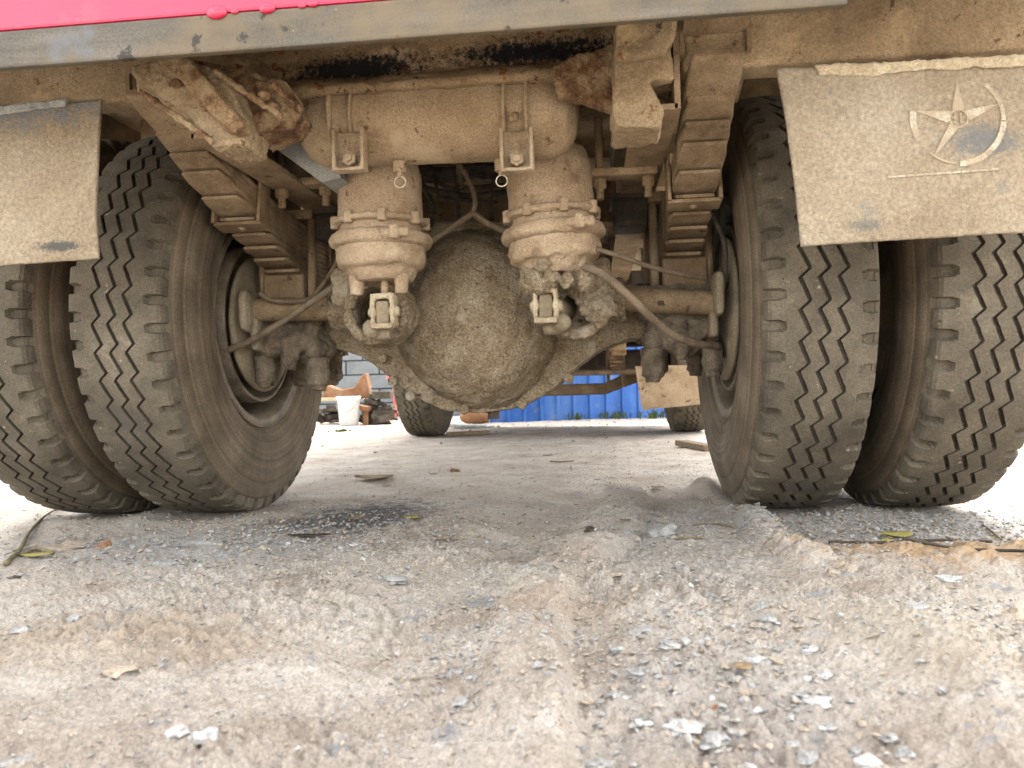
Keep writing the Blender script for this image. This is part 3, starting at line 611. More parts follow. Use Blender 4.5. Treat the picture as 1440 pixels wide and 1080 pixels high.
# cab
cb = node('cab', truck)
bm = NB(); prism(bm, [(-1.1, y, z) for y, z in ((2.75, .95), (2.75, 2.55), (2.95, 2.6), (4.0, 2.55), (4.25, 1.75), (4.3, .62), (3.75, .60), (3.7, .95))], (2.2, 0, 0)); obj('shell', bm, M['dark'], cb)
bm = NB(); prism(bm, [(-.98, y, z) for y, z in ((4.03, 2.46), (4.262, 1.80), (4.256, 1.80), (4.024, 2.46))], (1.96, 0, 0)); obj('windscreen', bm, M['hosed'], cb)
bm = NB(); box(bm, (0, 4.28, .50), (2.1, .08, .2), bev=.02); obj('front_bumper', bm, M['dark'], cb)

# ---- mud flaps
def flap(pts, y, parent, nx=90, nz=70, torn=.0005):
    # bilinear sheet from four corners tl,tr,br,bl with slight buckles and a real thickness
    tl, tr, br_, bl = [P(u, v, y) for u, v in pts]; f = []; V = []
    for side in (0, 1):
        for j in range(nz+1):
            for i in range(nx+1):
                a, b = i/nx, j/nz; p = tl.lerp(tr, a).lerp(bl.lerp(br_, a), b)
                q = p+Vector((0, .012*mn.noise(p*3.1)+.004*mn.noise(p*11), 0))
                q.y -= .010*math.sin(b*PI)*1+.006*b*math.sin(a*5)
                e = min(i, nx-i, j, nz-j)
                if e == 0: q += Vector((torn*mn.noise(p*60), 0, torn*2*mn.noise(p*55+Vector((3, 0, 0)))))
                q.y += .006*side; V.append(q)
    n1 = nx+1; N0 = n1*(nz+1)
    for j in range(nz):
        for i in range(nx):
            a = j*n1+i; f.append((a, a+n1, a+n1+1, a+1)); f.append((N0+a, N0+a+1, N0+a+n1+1, N0+a+n1))
    per = [i for i in range(n1)]+[j*n1+nx for j in range(1, nz+1)]+[nz*n1+i for i in range(nx-1, -1, -1)]+[j*n1 for j in range(nz-1, 0, -1)]
    for a, b in zip(per, per[1:]+per[:1]): f.append((a, b, N0+b, N0+a))
    bm = NB(); vs = [bm.verts.new(v) for v in V]
    for q in f: bm.faces.new([vs[k] for k in q])
    bmesh.ops.recalc_face_normals(bm, faces=bm.faces)
    return obj('flap_sheet', bm, M['flap'], parent, True)
def flapy(p, tl, b): return p
FY = -.705
mf = node('mud_flap', truck); fo = flap(((1092, 96), (1500, 84), (1506, 322), (1127, 346)), FY, mf)
def on_flap(u, v):           # a point of the emblem, laid on the buckled sheet and 0.6 mm proud
    p = P(u, v, FY); a = (u-1092)/410; b = (v-96)/240
    return p+Vector((0, .012*mn.noise(p*3.1)+.004*mn.noise(p*11)-.010*math.sin(min(max(b, 0), 1)*PI)-.006*b*math.sin(a*5)-.0022, 0))
def decal(name, polys):
    bm = NB()
    for pl in polys:
        vs = [bm.verts.new(on_flap(*q)) for q in pl]; bm.faces.new(vs)
    r = bmesh.ops.extrude_face_region(bm, geom=bm.faces[:]); bmesh.ops.translate(bm, vec=(0, .0012, 0), verts=[v for v in r['geom'] if isinstance(v, bmesh.types.BMVert)])
    bmesh.ops.recalc_face_normals(bm, faces=bm.faces); return obj(name, bm, M['paint'], mf)
def arc(cx, cy, r0, r1, a0, a1, n=14, sy=1.0):
    out = []
    for k in range(n):
        t0 = math.radians(a0+(a1-a0)*k/n); t1 = math.radians(a0+(a1-a0)*(k+1)/n)
        out.append([(cx+r*math.cos(t), cy-sy*r*math.sin(t)) for r, t in ((r0, t0), (r1, t0), (r1, t1), (r0, t1))])
    return out
EC = (1345, 169)
for _a in (arc(*EC, 59, 68, 170, 205, 8), arc(*EC, 60, 66, -2, 52, 12), arc(*EC, 59, 67, -88, -4, 18), arc(*EC, 61, 64, -130, -92, 8)): decal('emblem_arc', _a)
star = []
for tip, w in (((1344, 115), 9), ((1405, 147), 8), ((1380, 216), 5), ((1308, 225), 7), ((1286, 158), 9)):
    d = Vector((tip[0]-EC[0], tip[1]-EC[1])).normalized(); n = Vector((-d.y, d.x)); c = Vector(EC)+d*13
    star.append([tuple(c+n*w), tuple(c-n*w), tip])
decal('emblem_star', [s_ for i, s_ in enumerate(star) if i != 2])
decal('emblem_hub', arc(*EC, 11.5, 14, 0, 360, 20)+[[(1339, 162), (1341, 162), (1341, 177), (1339, 177)], [(1335, 167), (1339, 167), (1339, 169), (1335, 169)], [(1347, 161), (1349, 161), (1349, 176), (1347, 176)], [(1349, 167), (1355, 165), (1355, 167), (1349, 169)], [(1349, 174), (1354, 174), (1354, 176), (1349, 176)], [(1334, 175), (1339, 173), (1339, 175), (1334, 177)]])
decal('emblem_line', [[(1245+k*13, 250-k*1.0), (1257+k*13, 249-k*1.0), (1257+k*13, 252-k*1.0), (1245+k*13, 253-k*1.0)] for k in range(12)])
bm = NB(); prism(bm, PP(-.712, (1146, 91), (1452, 76), (1456, 92), (1300, 98), (1220, 106), (1152, 105)), (0, .006, 0)); crust(obj('clamp_strip', bm, M['paintmud'], mf), .0025, ((.006, .04), (.005, .012)))
mf2 = node('mud_flap', truck); flap(((-80, 160), (138, 138), (137, 363), (-80, 381)), FY, mf2)
bm = NB(); prism(bm, PP(-.712, (-70, 152), (20, 146), (92, 138), (90, 150), (60, 153), (-70, 170)), (0, .006, 0)); o = obj('clamp_strip', bm, M['grey'], mf2); crust(o, .0025, ((.006, .04), (.004, .012)))

# ---- hoses and lines
def hose(name, pts, r, m, wob=0):
    bm = NB(); tube(bm, pts, r, 10, True, wob); return obj(name, bm, m, truck, True)
hose('brake_hose', [P(318, 493, -.19), P(350, 480, -.20), P(390, 457, -.22), P(430, 430, -.24), P(478, 398, -.27)], .0085, M['hose'], .04)
hose('brake_hose', [P(822, 375, -.42), P(845, 384, -.44), P(880, 412, -.44), P(920, 450, -.40), P(960, 478, -.33), P(1012, 488, -.22)], .0085, M['hose'], .04)
hose('air_line', [P(838, 350, -.38), P(870, 360, -.36), P(905, 372, -.32), P(950, 384, -.28), P(995, 392, -.22)], .0055, M['hose'], .05)
hose('air_line', [P(365, 412, -.2), P(385, 423, -.2), P(430, 422, -.2), P(450, 405, -.2), P(472, 372, -.25), P(477, 350, -.3)], .0055, M['hose'], .05)
hose('air_line', [P(1000, 300, -.25), P(1018, 340, -.2), P(1020, 400, -.18)], .006, M['hosed'], .05)
YH = P(665, 300, -.24)
hose('air_line', [P(598, 344, -.26), P(632, 322, -.25), YH], .0075, M['hose'], .03); hose('air_line', [YH, P(690, 316, -.25), P(722, 330, -.26)], .0075, M['hose'], .03)
hose('air_line', [YH, P(668, 280, -.24), P(660, 255, -.22), P(645, 232, -.22), P(648, 262, -.1)], .0065, M['hose'], .03)
for pts, r in ([(580, 236), (620, 243), (680, 238), (735, 236)], .016), ([(580, 250), (640, 252), (700, 240), (735, 246)], .011), ([(582, 262), (620, 270), (660, 276), (735, 268)], .009), ([(640, 240), (643, 262), (645, 300), (640, 330)], .006), ([(585, 240), (600, 270), (610, 300), (600, 330)], .007), ([(700, 236), (692, 262), (690, 290), (694, 330)], .006), ([(600, 228), (625, 262), (690, 262), (735, 258)], .006), ([(612, 240), (616, 275), (632, 280), (700, 285)], .005):
    hose('hose', [P(u, v, -.02+.05*random.random()) for u, v in pts], r, M['hosed'], .06)
bm = NB(); box(bm, P(690, 242, .02), (.06, .05, .05), bev=.008); cyl(bm, P(670, 238, 0), P(706, 238, 0), .022); obj('relay_valve', bm, M['dark'], truck)
# driveline in front of the axle
bm = NB(); cyl(bm, (0, .15, .60), (0, 2.0, .78), .045); obj('drive_shaft', bm, M['steel'], truck, True)
bm = NB(); box(bm, (0, 2.3, .80), (.36, .6, .36), bev=.05); cyl(bm, (0, 1.95, .8), (0, 2.0, .8), .16); obj('gearbox', bm, M['dark'], truck)
bm = NB(); box(bm, (0, 3.1, .95), (.5, .9, .5), bev=.04); box(bm, (0, 3.1, .64), (.34, .8, .16), bev=.03); obj('engine', bm, M['dark'], truck)
bm = NB(); cyl(bm, (-.62, 1.2, .72), (-.62, 2.0, .72), .2, n=40); obj('fuel_tank', bm, M['grey'], truck, True)
bm = NB(); box(bm, (.62, 1.7, .74), (.36, .5, .36), bev=.02); obj('battery_box', bm, M['dark'], truck)
c = P(884, 366, 1.3); bm = NB(); cyl(bm, c-Vector((.05, 0, 0)), c+Vector((.05, 0, 0)), .045); box(bm, c+Vector((0, .02, .04)), (.09, .05, .03), bev=.006); obj('water_reservoir', bm, M['paintmud'], truck)
bm = NB(); box(bm, (-.12, .34, .79), (.20, .02, .10), bev=.01); obj('lit_patch_plate', bm, M['grey'], truck)  # added pale plate, its grey stands in for lit patches behind the hoses
# front axle and springs
fa = node('front_axle', truck)
bm = NB(); prism(bm, [(x, 3.16, z) for x, z in ((-.75, .47), (-.5, .40), (-.35, .33), (.35, .33), (.5, .40), (.75, .47), (.75, .38), (.5, .31), (.35, .255), (-.35, .255), (-.5, .31), (-.75, .38))], (0, .09, 0)); crust(obj('beam', bm, M['steel'], fa), .012, ((.006, .05),))
bm = NB(); cyl(bm, (-.8, 2.98, .40), (.8, 2.98, .40), .018); obj('tie_rod', bm, M['steel'], fa)
for s in (-1, 1):
    fs = node('front_spring', truck)
    for i in range(7):
        bm = NB(); Lh = .62-.08*i; n = 10
        prism(bm, [(s*.42-.038, 3.2-Lh+2*Lh*k/n, .47-i*.0125+.16*(-Lh+2*Lh*k/n)**2) for k in range(n+1)]+[(s*.42-.038, 3.2+Lh-2*Lh*k/n, .481-i*.0125+.16*(Lh-2*Lh*k/n)**2) for k in range(n+1)], (.076, 0, 0)); obj('leaf', bm, M['rust'], fs)
    for x in (-.05, .05):
        bm = NB(); cyl(bm, (s*.42+x, 3.1, .30), (s*.42+x, 3.1, .52), .012); obj('u_bolt', bm, M['steel'], fs)
    bm = NB(); box(bm, (s*.42, 3.8, .60), (.1, .12, .25), bev=.01); box(bm, (s*.42, 2.58, .60), (.1, .12, .22), bev=.01); obj('hanger', bm, M['rust'], fs)
ff = node('front_mud_flap', truck)
bm = NB(); prism(bm, PP(2.68, (893, 515), (990, 513), (990, 568), (903, 577)), (0, .008, 0)); obj('flap_sheet', bm, M['flapf'] if 'flapf' in M else M['tan'], ff)

# ------------------------------------------------------------------ the yard behind
bf = thing('steel_fence', 'blue ribbed steel sheet fence seen beneath the truck', 'fence', (.8, 5.3, 0))
A0, A1 = Vector((-.70, 5.06, 0)), Vector((2.9, 6.0, 0)); dr = (A1-A0).normalized(); nn = Vector((dr.y, -dr.x, 0)); px_ = .158
k = 0; t = 0
while t < (A1-A0).length:
    w = px_; bm = NB(); a = A0+dr*t
    prof = [(0, 0), (.006, .022), (.030, .022), (.036, 0), (w, 0)]
    prism(bm, [a+dr*q+nn*h+Vector((0, 0, -.02)) for q, h in prof]+[a+dr*q+nn*(h-.002)+Vector((0, 0, -.02)) for q, h in prof[::-1]], (0, 0, 2.1))
    obj('panel', bm, M['blue'], bf); t += w; k += 1
bm = NB(); box(bm, A0+Vector((-.03, 0, 1.0)), (.05, .05, 2.1)); obj('post', bm, M['dark'], bf)
bw = thing('block_wall', 'grey concrete block wall behind the junk at the far left', 'wall', (-2.4, 7.1, 0))
bm = NB(); box(bm, (-2.6, 7.15, 1.1), (4.4, .16, 2.2)); obj('mortar', bm, M['mortar'], bw)
bme = None
for r_ in range(12):
    for c_ in range(11):
        x = -4.75+c_*.41+(.2 if r_ % 2 else 0); z = .085+r_*.172
        if bme is None: bm = NB(); box(bm, (0, 0, 0), (.395, .16, .158), bev=.006); o = obj('block', bm, M['block'], bw); bme = o.data
        else: o = kid(link(bpy.data.objects.new('block', bme)), bw)
        o.location = (x, 7.085+random.uniform(-.004, .004), z)
# bucket
gz = hz
b = P(491, 600, 5.03); bk = thing('bucket', 'white plastic bucket standing in front of the grey block wall', 'bucket', (b.x, 5.03, hz(b.x, 5.03)))
bm = NB(); hh = .275; z0 = hz(b.x, 5.03); lathe(bm, [(.0, 0), (.085, 0), (.105, hh-.03), (.112, hh-.03), (.113, hh), (.106, hh), (.088, .01), (0, .01)], Matrix.Translation((b.x, 5.03, z0)), 32); bmesh.ops.recalc_face_normals(bm, faces=bm.faces); obj('shell', bm, M['bucket'], bk, True)
bm = NB(); tube(bm, [(b.x-.113, 5.03, z0+hh-.03), (b.x-.08, 4.93, z0+.17), (b.x, 4.90, z0+.12), (b.x+.08, 4.93, z0+.17), (b.x+.113, 5.03, z0+hh-.03)], .003, 6); obj('handle', bm, M['grey'], bk)
# bench of planks carrying a curved rusty sheet
be = thing('plank_bench', 'low pale plank bench at the left beside the white bucket', 'bench', (-2.3, 5.5, 0))
bm = NB(); box(bm, (-2.55, 5.5, .245), (1.0, .25, .035), bev=.004); obj('plank', bm, M['paintmud'], be)
for x in (-2.95, -2.15):
    bm = NB(); box(bm, (x, 5.5, .11), (.05, .2, .24)); obj('leg', bm, M['wood'], be)
bm = NB(); pts = PP(5.45, (452, 560), (456, 540), (478, 548), (497, 545), (508, 528), (514, 524), (518, 545), (519, 558), (500, 562), (478, 562)); prism(bm, pts, (0, .12, 0)); o = obj('scrap_sheet', bm, M['orange']); crust(o, .012, ((.01, .08),)); tag(o, 'curved orange brown scrap sheet resting above the white bucket', 'scrap metal')
def heap(name, c, r, m, label, cat, seed, n=14):
    bm = NB(); rr = random.Random(seed)
    for k in range(n):
        q = Vector((c[0]+rr.uniform(-r[0], r[0]), c[1]+rr.uniform(-.1, .1), c[2]+rr.uniform(0, r[1])*rr.random()))
        box(bm, q, (rr.uniform(.08, .22), rr.uniform(.05, .15), rr.uniform(.02, .07)), Matrix.Rotation(rr.uniform(-.6, .6), 3, 'Y') @ Matrix.Rotation(rr.uniform(-1, 1), 3, 'Z'), .004)
    o = obj(name, bm, m); return tag(o, label, cat)
c = P(460, 590, 5.4); heap('scrap_heap', (c.x, 5.4, .03), (.16, .2), M['dark'], 'dark heap of flat scrap left of the white bucket', 'scrap heap', 1)
c = P(530, 590, 5.2); heap('scrap_heap', (c.x, 5.2, .02), (.11, .35), M['groove'], 'blackish brown pile of rags and scrap right of the white bucket', 'scrap heap', 5, 26)
c = P(512, 574, 5.1); bm = NB(); box(bm, (c.x, 5.1, c.z), (.12, .1, .05), Matrix.Rotation(.2, 3, 'Y'), .01); box(bm, (c.x+.02, 5.1, c.z/2-.01), (.05, .05, c.z)); tag(obj('wooden_block', bm, M['orange']), 'small buff wooden block stack touching the bucket', 'wood block')
c = P(556, 600, 5.6); st = thing('pole_stand', 'faded red metal pole on a tripod foot by the block wall', 'stand', (c.x, 5.6, 0))
bm = NB(); cyl(bm, (c.x, 5.6, .05), (c.x, 5.6, .46), .018); obj('pole', bm, M['pole'], st)
bm = NB(); box(bm, (c.x, 5.6, .45), (.16, .03, .03)); obj('cross_bar', bm, M['pole'], st)
for a in (0, 2.1, 4.2): bm = NB(); cyl(bm, (c.x, 5.6, .12), (c.x+.12*math.cos(a), 5.6+.12*math.sin(a), .01), .010); obj('leg', bm, M['pole'], st)
# flat slabs and log between the front wheel and the fence
for (u, v, y, w, m, lab) in ((655, 590, 4.5, .34, 'stone', 'flat grey slab lying right behind the front left tyre'), (662, 602, 4.1, .38, 'stone', 'thin pale sheet lying nearest the front left tyre'), (668, 583, 4.9, .2, 'orange', 'rusty brown log lump beside the blue fence post')):
    c = P(u, v, y); z = hz(c.x, y); bm = NB()
    if m == 'orange': ball(bm, (c.x, y, z+.06), .09, 3, (1.6, 1, .8))
    else: box(bm, (c.x, y, z+.012), (w, .14, .016), Matrix.Rotation(.05, 3, 'Y'), .003)
    o = obj('stone_slab' if m == 'stone' else 'log', bm, M[m]); crust(o, .008, ((.01, .06),)); tag(o, lab, 'slab' if m == 'stone' else 'log')
def plank(name, ua, va, ub, vb, w, h, m, label, cat, lift=.004):
    a, b = P(ua, va, z=0), P(ub, vb, z=0); c = (a+b)/2; d = b-a; bm = NB()
    box(bm, (c.x, c.y, hz(c.x, c.y)+h/2+lift), (d.length, w, h), Matrix.Rotation(math.atan2(d.y, d.x), 3, 'Z'), h*.2)
    o = obj(name, bm, M[m]); crust(o, 0, ((.002, .03),)); return tag(o, label, cat)
plank('wooden_stick', 628, 613, 688, 611, .05, .025, 'wood', 'brown flat stick lying against the front left tyre', 'stick')
plank('wooden_stick', 958, 626, 1000, 634, .07, .03, 'wood', 'short brown wood offcut beside the inner right rear tyre', 'stick')

# weeds at the fence foot
def weed(cx, cy, n, r, h, m, label):
    bm = NB(); rr = random.Random(int(cx*1000))
    for k in range(n):
        a = rr.uniform(0, 2*PI); q = rr.random()*r; x = cx+q*math.cos(a); y = cy+q*math.sin(a)*.6; z = hz(x, y)
        dx, dy = rr.uniform(-.5, .5)*h, rr.uniform(-.5, .5)*h; w = rr.uniform(.004, .012); t = rr.uniform(0, PI); wx, wy = w*math.cos(t), w*math.sin(t); hh = h*rr.uniform(.4, 1)
        v = [bm.verts.new(p) for p in ((x-wx*.4, y-wy*.4, z), (x+wx*.4, y+wy*.4, z), (x+dx*.5+wx, y+dy*.5+wy, z+hh*.6), (x+dx, y+dy, z+hh), (x+dx*.5-wx, y+dy*.5-wy, z+hh*.6))]
        bm.faces.new(v)
    return tag(obj('weed', bm, M[m]), label, 'weed')
for u, v, y, n, r_, lab in ((812, 592, 5.15, 25, .10, 'left weed tuft at the foot of the blue fence'), (868, 590, 5.3, 45, .16, 'wide middle weed tuft at the foot of the blue fence'), (920, 588, 5.2, 60, .15, 'dark green weed tuft left of the front right tyre'), (480, 608, 3.9, 60, .10, 'small green weed on bright ground below the bucket')):
    c = P(u, v, y); weed(c.x, y, n, r_, .09 if y > 4 else .03, 'green', lab)

# ------------------------------------------------------------------ loose stones
def chip(rr, flat):
    bm = NB(); bmesh.ops.create_icosphere(bm, subdivisions=1, radius=1)
    ax = Vector((rr.uniform(.7, 1.4), rr.uniform(.6, 1.1), flat*rr.uniform(.7, 1.3)))
    for v in bm.verts:
        k = rr.uniform(.62, 1.15); v.co = Vector((v.co.x*ax.x*k, v.co.y*ax.y*k, v.co.z*ax.z*k))
    return bm
rr = random.Random(11)
CH = []
for k in range(10):
    bm = chip(rr, .33); CH.append((np.array([v.co[:] for v in bm.verts]), np.array([[v.index for v in f.verts] for f in bm.faces]))); bm.free()
def rotm(a, tx, ty):
    return np.array((Matrix.Rotation(a, 3, 'Z') @ Matrix.Rotation(tx, 3, 'X') @ Matrix.Rotation(ty, 3, 'Y')))
# (world x, y, spread x, spread y, count, size lo, hi, stone type)
CL = [(.38, -1.25, .09, .16, 800, .0015, .0075), (.44, -1.0, .09, .22, 650, .0015, .007), (.40, -.55, .12, .35, 900, .0012, .005), (-.40, -.40, .32, .20, 3200, .0018, .0085), (.90, -.35, .28, .13, 2400, .0018, .009),
      (.10, -1.05, .04, .12, 380, .0015, .006), (-.05, -1.35, .25, .10, 700, .0015, .004), (.75, -1.0, .10, .25, 500, .0015, .006), (.78, -1.3, .06, .2, 400, .002, .007), (-.3, -.1, .2, .2, 500, .002, .005), (.1, -.3, .7, .7, 2800, .001, .0042), (0, 1.2, .9, 1.0, 900, .002, .006), (.1, -1.1, .5, .35, 3600, .0008, .0034), (-.25, -.85, .3, .2, 900, .001, .005), (0, 4.5, 2, 1.2, 500, .005, .02)]
for gi, (mm, frac) in enumerate((('stone', .75), ('stoneb', .6), ('white', .04))):
    VV, FF, off = [], [], 0
    for (cx, cy, sx, sy, n, lo, hi) in CL:
        for k in range(int(n*frac*.8)):
            x, y = rs.normal(cx, sx), rs.normal(cy, sy)
            if y < -1.75: continue
            V0, F0 = CH[rs.randint(10)]; s = lo+(hi-lo)*rs.rand()**3
            VV.append(V0@rotm(rs.rand()*6.3, rs.normal(0, .3), rs.normal(0, .3)).T*s+np.array([x, y, 0])); FF.append(F0+off); off += len(V0)
            VV[-1] = np.concatenate([VV[-1], [[x, y, s]]])[:-1]
    Va = np.concatenate(VV); n0 = len(CH[0][0]); C = Va.reshape(-1, n0, 3).mean(1); hh = H(C[:, 0], C[:, 1]); Va[:, 2] += np.repeat(hh+.0018, n0)
    Fa = np.concatenate(FF); o = obj('gravel', (Va.tolist(), Fa.tolist()), M[mm]); o['kind'] = 'stuff'; o['label'] = {'stone': 'fine grey grit scattered over the dirt', 'stoneb': 'fine buff crumbs of soil on the dirt', 'white': 'tiny pale chips strewn on the dirt'}[mm]
VV, FF, off = [], [], 0
for (cx, cy, sx, sy, n) in ((-.45, -.35, .35, .22, 260), (.95, -.32, .25, .15, 260), (.1, -.2, .5, .5, 220), (.35, -1.0, .15, .3, 90), (-.2, -1.1, .4, .3, 90), (0, 1.5, .8, 1, 160)):
    for k in range(n):
        x, y = rs.normal(cx, sx), rs.normal(cy, sy)
        if y < -1.7: continue
        V0, F0 = CH[rs.randint(10)]; q = .0015+.008*rs.rand()**3
        V1 = (V0*np.array([1.8, .28, .35]))@rotm(rs.normal(0, .7), rs.normal(0, .2), rs.normal(0, .2)).T*q
        VV.append(V1+np.array([x, y, hz(x, y)+.0022])); FF.append(F0+off); off += len(V0)
o = obj('litter', (np.concatenate(VV).tolist(), np.concatenate(FF).tolist()), M['twig']); o['kind'] = 'stuff'; o['label'] = 'dark bark crumbs and slivers strewn on the dirt'
# larger chips, each its own stone: (u, v, width px, material, height ratio)
LS = [(288, 1042, 46, 'white', .6, 'white chalky lump, the larger of the two at the bottom left'), (250, 1030, 34, 'white', .55, 'white chalky lump with a jagged top, left of the larger white one'), (258, 1060, 26, 'stone', .4, 'flat grey chip just below the two white lumps'),
      (505, 767, 28, 'white', .25, 'pale flat flake left of centre in the dust'), (553, 815, 44, 'stone', .25, 'greenish flat flake in the dust left of the ridge'),
      (20, 815, 22, 'dark', .4, 'blackish wood chip at the left edge'), (105, 876, 24, 'stone', .5, 'rounded grey pebble at the left'), (30, 886, 30, 'stone', .5, 'grey pebble nearest the left edge'), (146, 768, 22, 'orange', .7, 'small red brown pebble behind the flat slab'),
      (172, 940, 46, 'stoneb', .4, 'buff crust lump embedded in the dirt at left'), (95, 768, 60, 'stoneb', .25, 'buff flat slab beside the twig at left'), (282, 768, 66, 'stone', .12, 'long thin grey slab below the left tyres'), (235, 794, 50, 'stone', .2, 'grey flake cluster below the long slab'),
      (30, 1062, 60, 'stone', .2, 'flat grey stone at the bottom left corner'), (830, 747, 20, 'dark', .5, 'dark pointed chip on the central ridge'), (932, 752, 46, 'stone', .5, 'domed grey flake with dark underside right of the ridge'),
      (870, 810, 46, 'stoneb', .25, 'buff flake on the right edge of the tread marks'), (893, 758, 16, 'stoneb', .5, 'tiny buff clod beside the tread marks'),
      (640, 663, 14, 'orange', .6, 'tiny reddish clod far back under the axle'), (905, 892, 28, 'stone', .45, 'grey chip in the rut left of the mound'), (870, 912, 30, 'stone', .5, 'dark grey chip left edge of the rut'), (942, 916, 36, 'stone', .3, 'long grey chip in the middle of the rut'),
      (898, 945, 36, 'stone', .45, 'grey chip above the bright leaf-like flake'), (960, 1020, 60, 'white', .3, 'large pale flake with a curled end near the bottom'), (900, 1008, 26, 'white', .5, 'small pale cube-like chip in the rut'), (862, 970, 22, 'stone', .6, 'small standing grey chip in the rut'),
      (840, 1050, 36, 'stone', .5, 'grey stone at the bottom of the rut'), (1058, 928, 36, 'white', .35, 'white flake isolated right of the rut'), (1080, 876, 24, 'stone', .5, 'grey chip above the white flake'), (1070, 862, 18, 'stone', .5, 'little grey chip topmost in the rut'),
      (1292, 888, 30, 'stone', .7, 'angular pale green grey stone on top of the mound'), (1335, 814, 42, 'white', .2, 'flat bluish white piece by the rods at right'), (1425, 876, 50, 'stoneb', .5, 'buff clay block at the right edge'), (1180, 800, 30, 'stoneb', .6, 'buff clay clod left on the berm'), (1170, 812, 22, 'stoneb', .6, 'smaller buff clod under the left berm clod'), (1196, 806, 26, 'stoneb', .6, 'right clod of the berm group'),
      (1148, 985, 38, 'white', .35, 'pale long chip above the bottom chips'), (1125, 975, 24, 'stone', .5, 'grey chip beside the pale long chip'), (1135, 1060, 34, 'stone', .8, 'upright grey stone at the bottom centre right'), (1110, 1040, 26, 'stone', .5, 'grey chip left of the upright stone'), (1165, 1022, 26, 'stone', .5, 'grey chip right above the upright stone'),
      (1060, 1072, 46, 'white', .3, 'pale flat stone on the bottom edge'), (1000, 1045, 40, 'stone', .5, 'rounded grey stone between two pale flakes'), (1220, 1068, 36, 'white', .5, 'pale stone near the bottom edge below the mound'), (1250, 1035, 26, 'stone', .5, 'grey stone right of the bottom pale stone'), (1200, 1045, 24, 'stone', .5, 'grey stone just above the bottom pale stone'),
      (970, 1066, 26, 'stoneb', .5, 'buff pebble on the bottom edge'), (1160, 950, 22, 'white', .5, 'small white chip at the head of the mound'), (1140, 918, 24, 'white', .4, 'white curled flake beside the mound'), (1150, 898, 36, 'stone', .2, 'thin grey flake pointing at the mound'), (1110, 1005, 22, 'stone', .5, 'grey pebble beneath the long pale chip'),
      (1035, 958, 20, 'stone', .5, 'grey pebble below the isolated white flake'), (1003, 985, 22, 'orange', .5, 'brown pebble left of the bottom chips'), (1270, 1060, 26, 'stone', .6, 'grey stone in the bottom right group'), (1422, 930, 20, 'white', .5, 'white chip near the right edge'), (1400, 960, 22, 'stone', .5, 'grey chip near the right edge below the white chip'),
      (640, 928, 28, 'stone', .5, 'grey pebble left of the ridge'), (660, 945, 24, 'stone', .5, 'second grey pebble left of the ridge, nearer'), (645, 968, 30, 'stone', .5, 'lowest grey pebble of the row left of the ridge'), (1310, 846, 16, 'stone', .5, 'tiny grey pebble on the clay berm'), (1040, 880, 20, 'stone', .4, 'grey flake between ridge and mound'), (985, 868, 26, 'stone', .3, 'thin grey flake beside the rut head')]
for (u, v, w, mm, hr_, lab) in LS:
    w *= .88
    p = P(u, v, z=0); D = (p-CAM).dot(_f); r_ = w/2/F*D; bm = NB(); bmesh.ops.create_icosphere(bm, subdivisions=2, radius=1)
    sd = Vector((u*.37, v*.11, 0))
    for vt in bm.verts:
        n = vt.co.copy(); k = 1+.9*mn.noise(n*1.4+sd)+.5*mn.noise(n*3.1+sd); vt.co = Vector((n.x*k, n.y*k*.8, max(-.3, n.z*k)*hr_*1.05+.22*hr_*n.x))
    bmesh.ops.rotate(bm, verts=bm.verts, matrix=Matrix.Rotation(rr.uniform(-.5, .5), 3, 'Z') @ Matrix.Rotation(rr.uniform(-.15, .15), 3, 'Y'))
    bmesh.ops.scale(bm, vec=(r_*1.05,)*3, verts=bm.verts)
    o = obj('stone', bm, M[mm]); o.location = (p.x, p.y, hz(p.x, p.y)+r_*hr_*.12); tag(o, lab, 'stone', 'stones lying on the dirt')
# twigs, rods and leaves
def stick(name, uv, r, m, label, cat, lift=.004):
    pts = []
    for q in uv:
        p = P(q[0], q[1], z=0); pts.append((p.x, p.y, hz(p.x, p.y)+lift+(q[2] if len(q) > 2 else 0)))
    bm = NB(); tube(bm, pts, r, 7, True, .12); return tag(obj(name, bm, M[m], None, True), label, cat)
stick('twig', [(8, 795), (28, 778), (40, 752), (62, 735), (84, 717)], lambda t: .0055-.0035*t, 'twig', 'forked dark twig lying at the left edge near the tyres', 'twig', .006)
stick('twig', [(30, 784), (52, 775), (75, 779)], .004, 'twig', 'short side twig beside the long twig at left', 'twig')
stick('rod', [(1165, 764), (1240, 768), (1320, 764), (1395, 762)], .0028, 'dark', 'thin dark rod farther of the two on the right', 'rod')
stick('rod', [(1270, 782), (1350, 785), (1440, 792), (1520, 797)], .003, 'dark', 'thin dark rod nearer of the two on the right', 'rod')
stick('twig', [(1382, 740), (1395, 752), (1408, 760)], .0025, 'twig', 'tiny twig behind the rods at right', 'twig')
stick('twig', [(975, 740), (1010, 740), (1030, 746)], .002, 'twig', 'thin twig left of the tyre tread mound', 'twig')
stick('twig', [(950, 763), (975, 763), (995, 762)], .002, 'twig', 'thin straight twig right of the domed flake', 'twig')
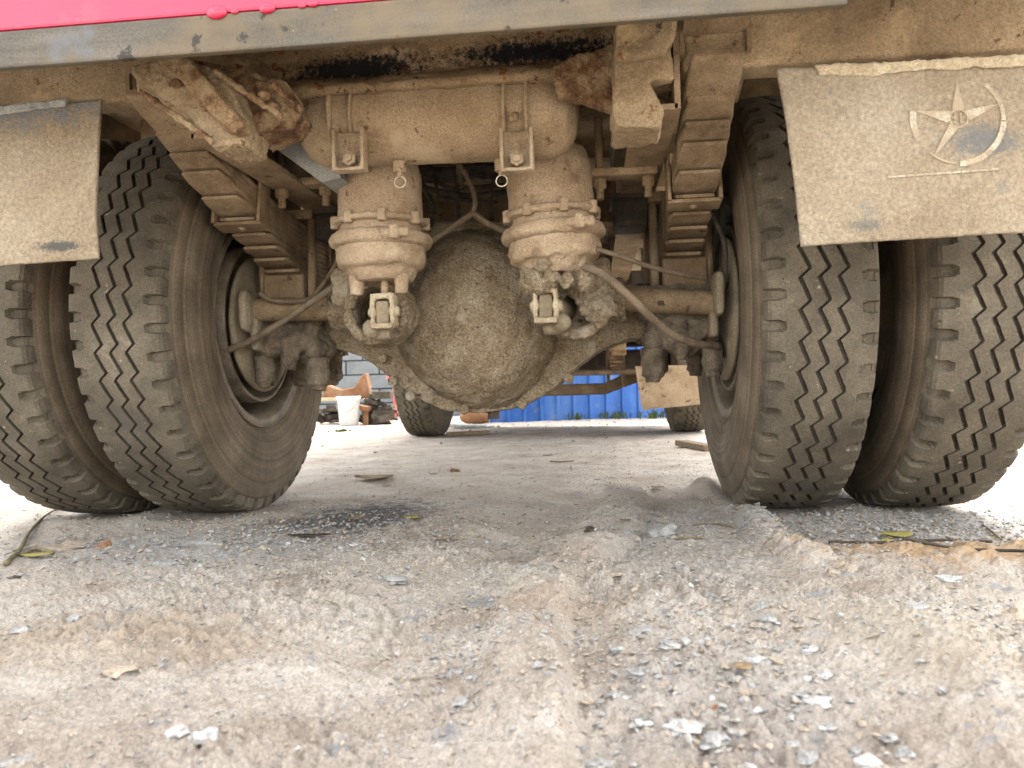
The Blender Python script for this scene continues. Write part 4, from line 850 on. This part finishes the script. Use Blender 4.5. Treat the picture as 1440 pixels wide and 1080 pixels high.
def leaf(u, v, w, m, label, curl=.3, ang=0, asp=.45):
    p = P(u, v, z=0); D = (p-CAM).dot(_f); L = w/F*D; bm = NB(); n = 8; rows = []
    for i in range(n+1):
        t = i/n; ww = L*asp*math.sin(PI*min(max(t, .03), .97))**.8
        rows.append([bm.verts.new((L*(t-.5), ww*s_, L*curl*.45*((t-.5)**2*1.5+.35*s_*s_)+.002)) for s_ in (-1, -.5, 0, .5, 1)])
    for a, b in zip(rows, rows[1:]):
        for k in range(4): bm.faces.new((a[k], a[k+1], b[k+1], b[k]))
    r = bmesh.ops.extrude_face_region(bm, geom=bm.faces[:]); bmesh.ops.translate(bm, vec=(0, 0, .0007), verts=[q for q in r['geom'] if isinstance(q, bmesh.types.BMVert)]); bmesh.ops.recalc_face_normals(bm, faces=bm.faces)
    o = obj('fallen_leaf', bm, M[m], None, True); o.rotation_euler = (0, 0, ang); o.location = (p.x, p.y, hz(p.x, p.y)+.002); tag(o, label, 'leaf', 'fallen leaves')
leaf(526, 675, 54, 'dryleaf', 'large pale dry leaf under the axle, left of centre', .25, .1); leaf(544, 681, 14, 'orange', 'tiny orange leaf touching the large pale leaf', .1)
leaf(580, 727, 26, 'yleaf', 'yellow leaf flat on the dirt below the large pale leaf', .1, .2); leaf(628, 759, 34, 'dryleaf', 'narrow red brown leaf left of the ridge', .2, .1, .15)
leaf(790, 650, 34, 'dryleaf', 'long dark leaf far back near the centre', .2, 0, .2); leaf(925, 686, 18, 'dryleaf', 'small dry leaf right of the ridge, far back', .3); leaf(880, 745, 16, 'dryleaf', 'small dry leaf beside the tread marks', .3)
leaf(1262, 757, 44, 'yleaf', 'yellow green leaf lying across the rods', .3, .1); leaf(1246, 766, 20, 'yleaf', 'little yellow leaf left of the larger one at the rods', .3, .8); leaf(52, 784, 40, 'yleaf', 'yellowish leaf caught under the twig at left', .2, .3, .3)
leaf(435, 755, 60, 'dark', 'dark thin bark flake near the oil patch', .15, .1, .15); leaf(1045, 1010-60, 30, 'dryleaf', 'dry brown leaf between chips in the rut', .3, .5); leaf(985, 1035, 40, 'dryleaf', 'brown curled leaf beside the large pale flake', .4, -.6, .3)
leaf(610, 668, 12, 'dryleaf', 'tiny brown leaf near the centre back', .3); leaf(500, 790-60, 24, 'dryleaf', 'dry leaf fragment left of the yellow leaf', .2, .3); leaf(770, 640, 14, 'dark', 'tiny dark leaf fragment at the far back', .2); leaf(1095, 700+40, 18, 'dryleaf', 'leaf fragment on the mound before the right tyre', .2)
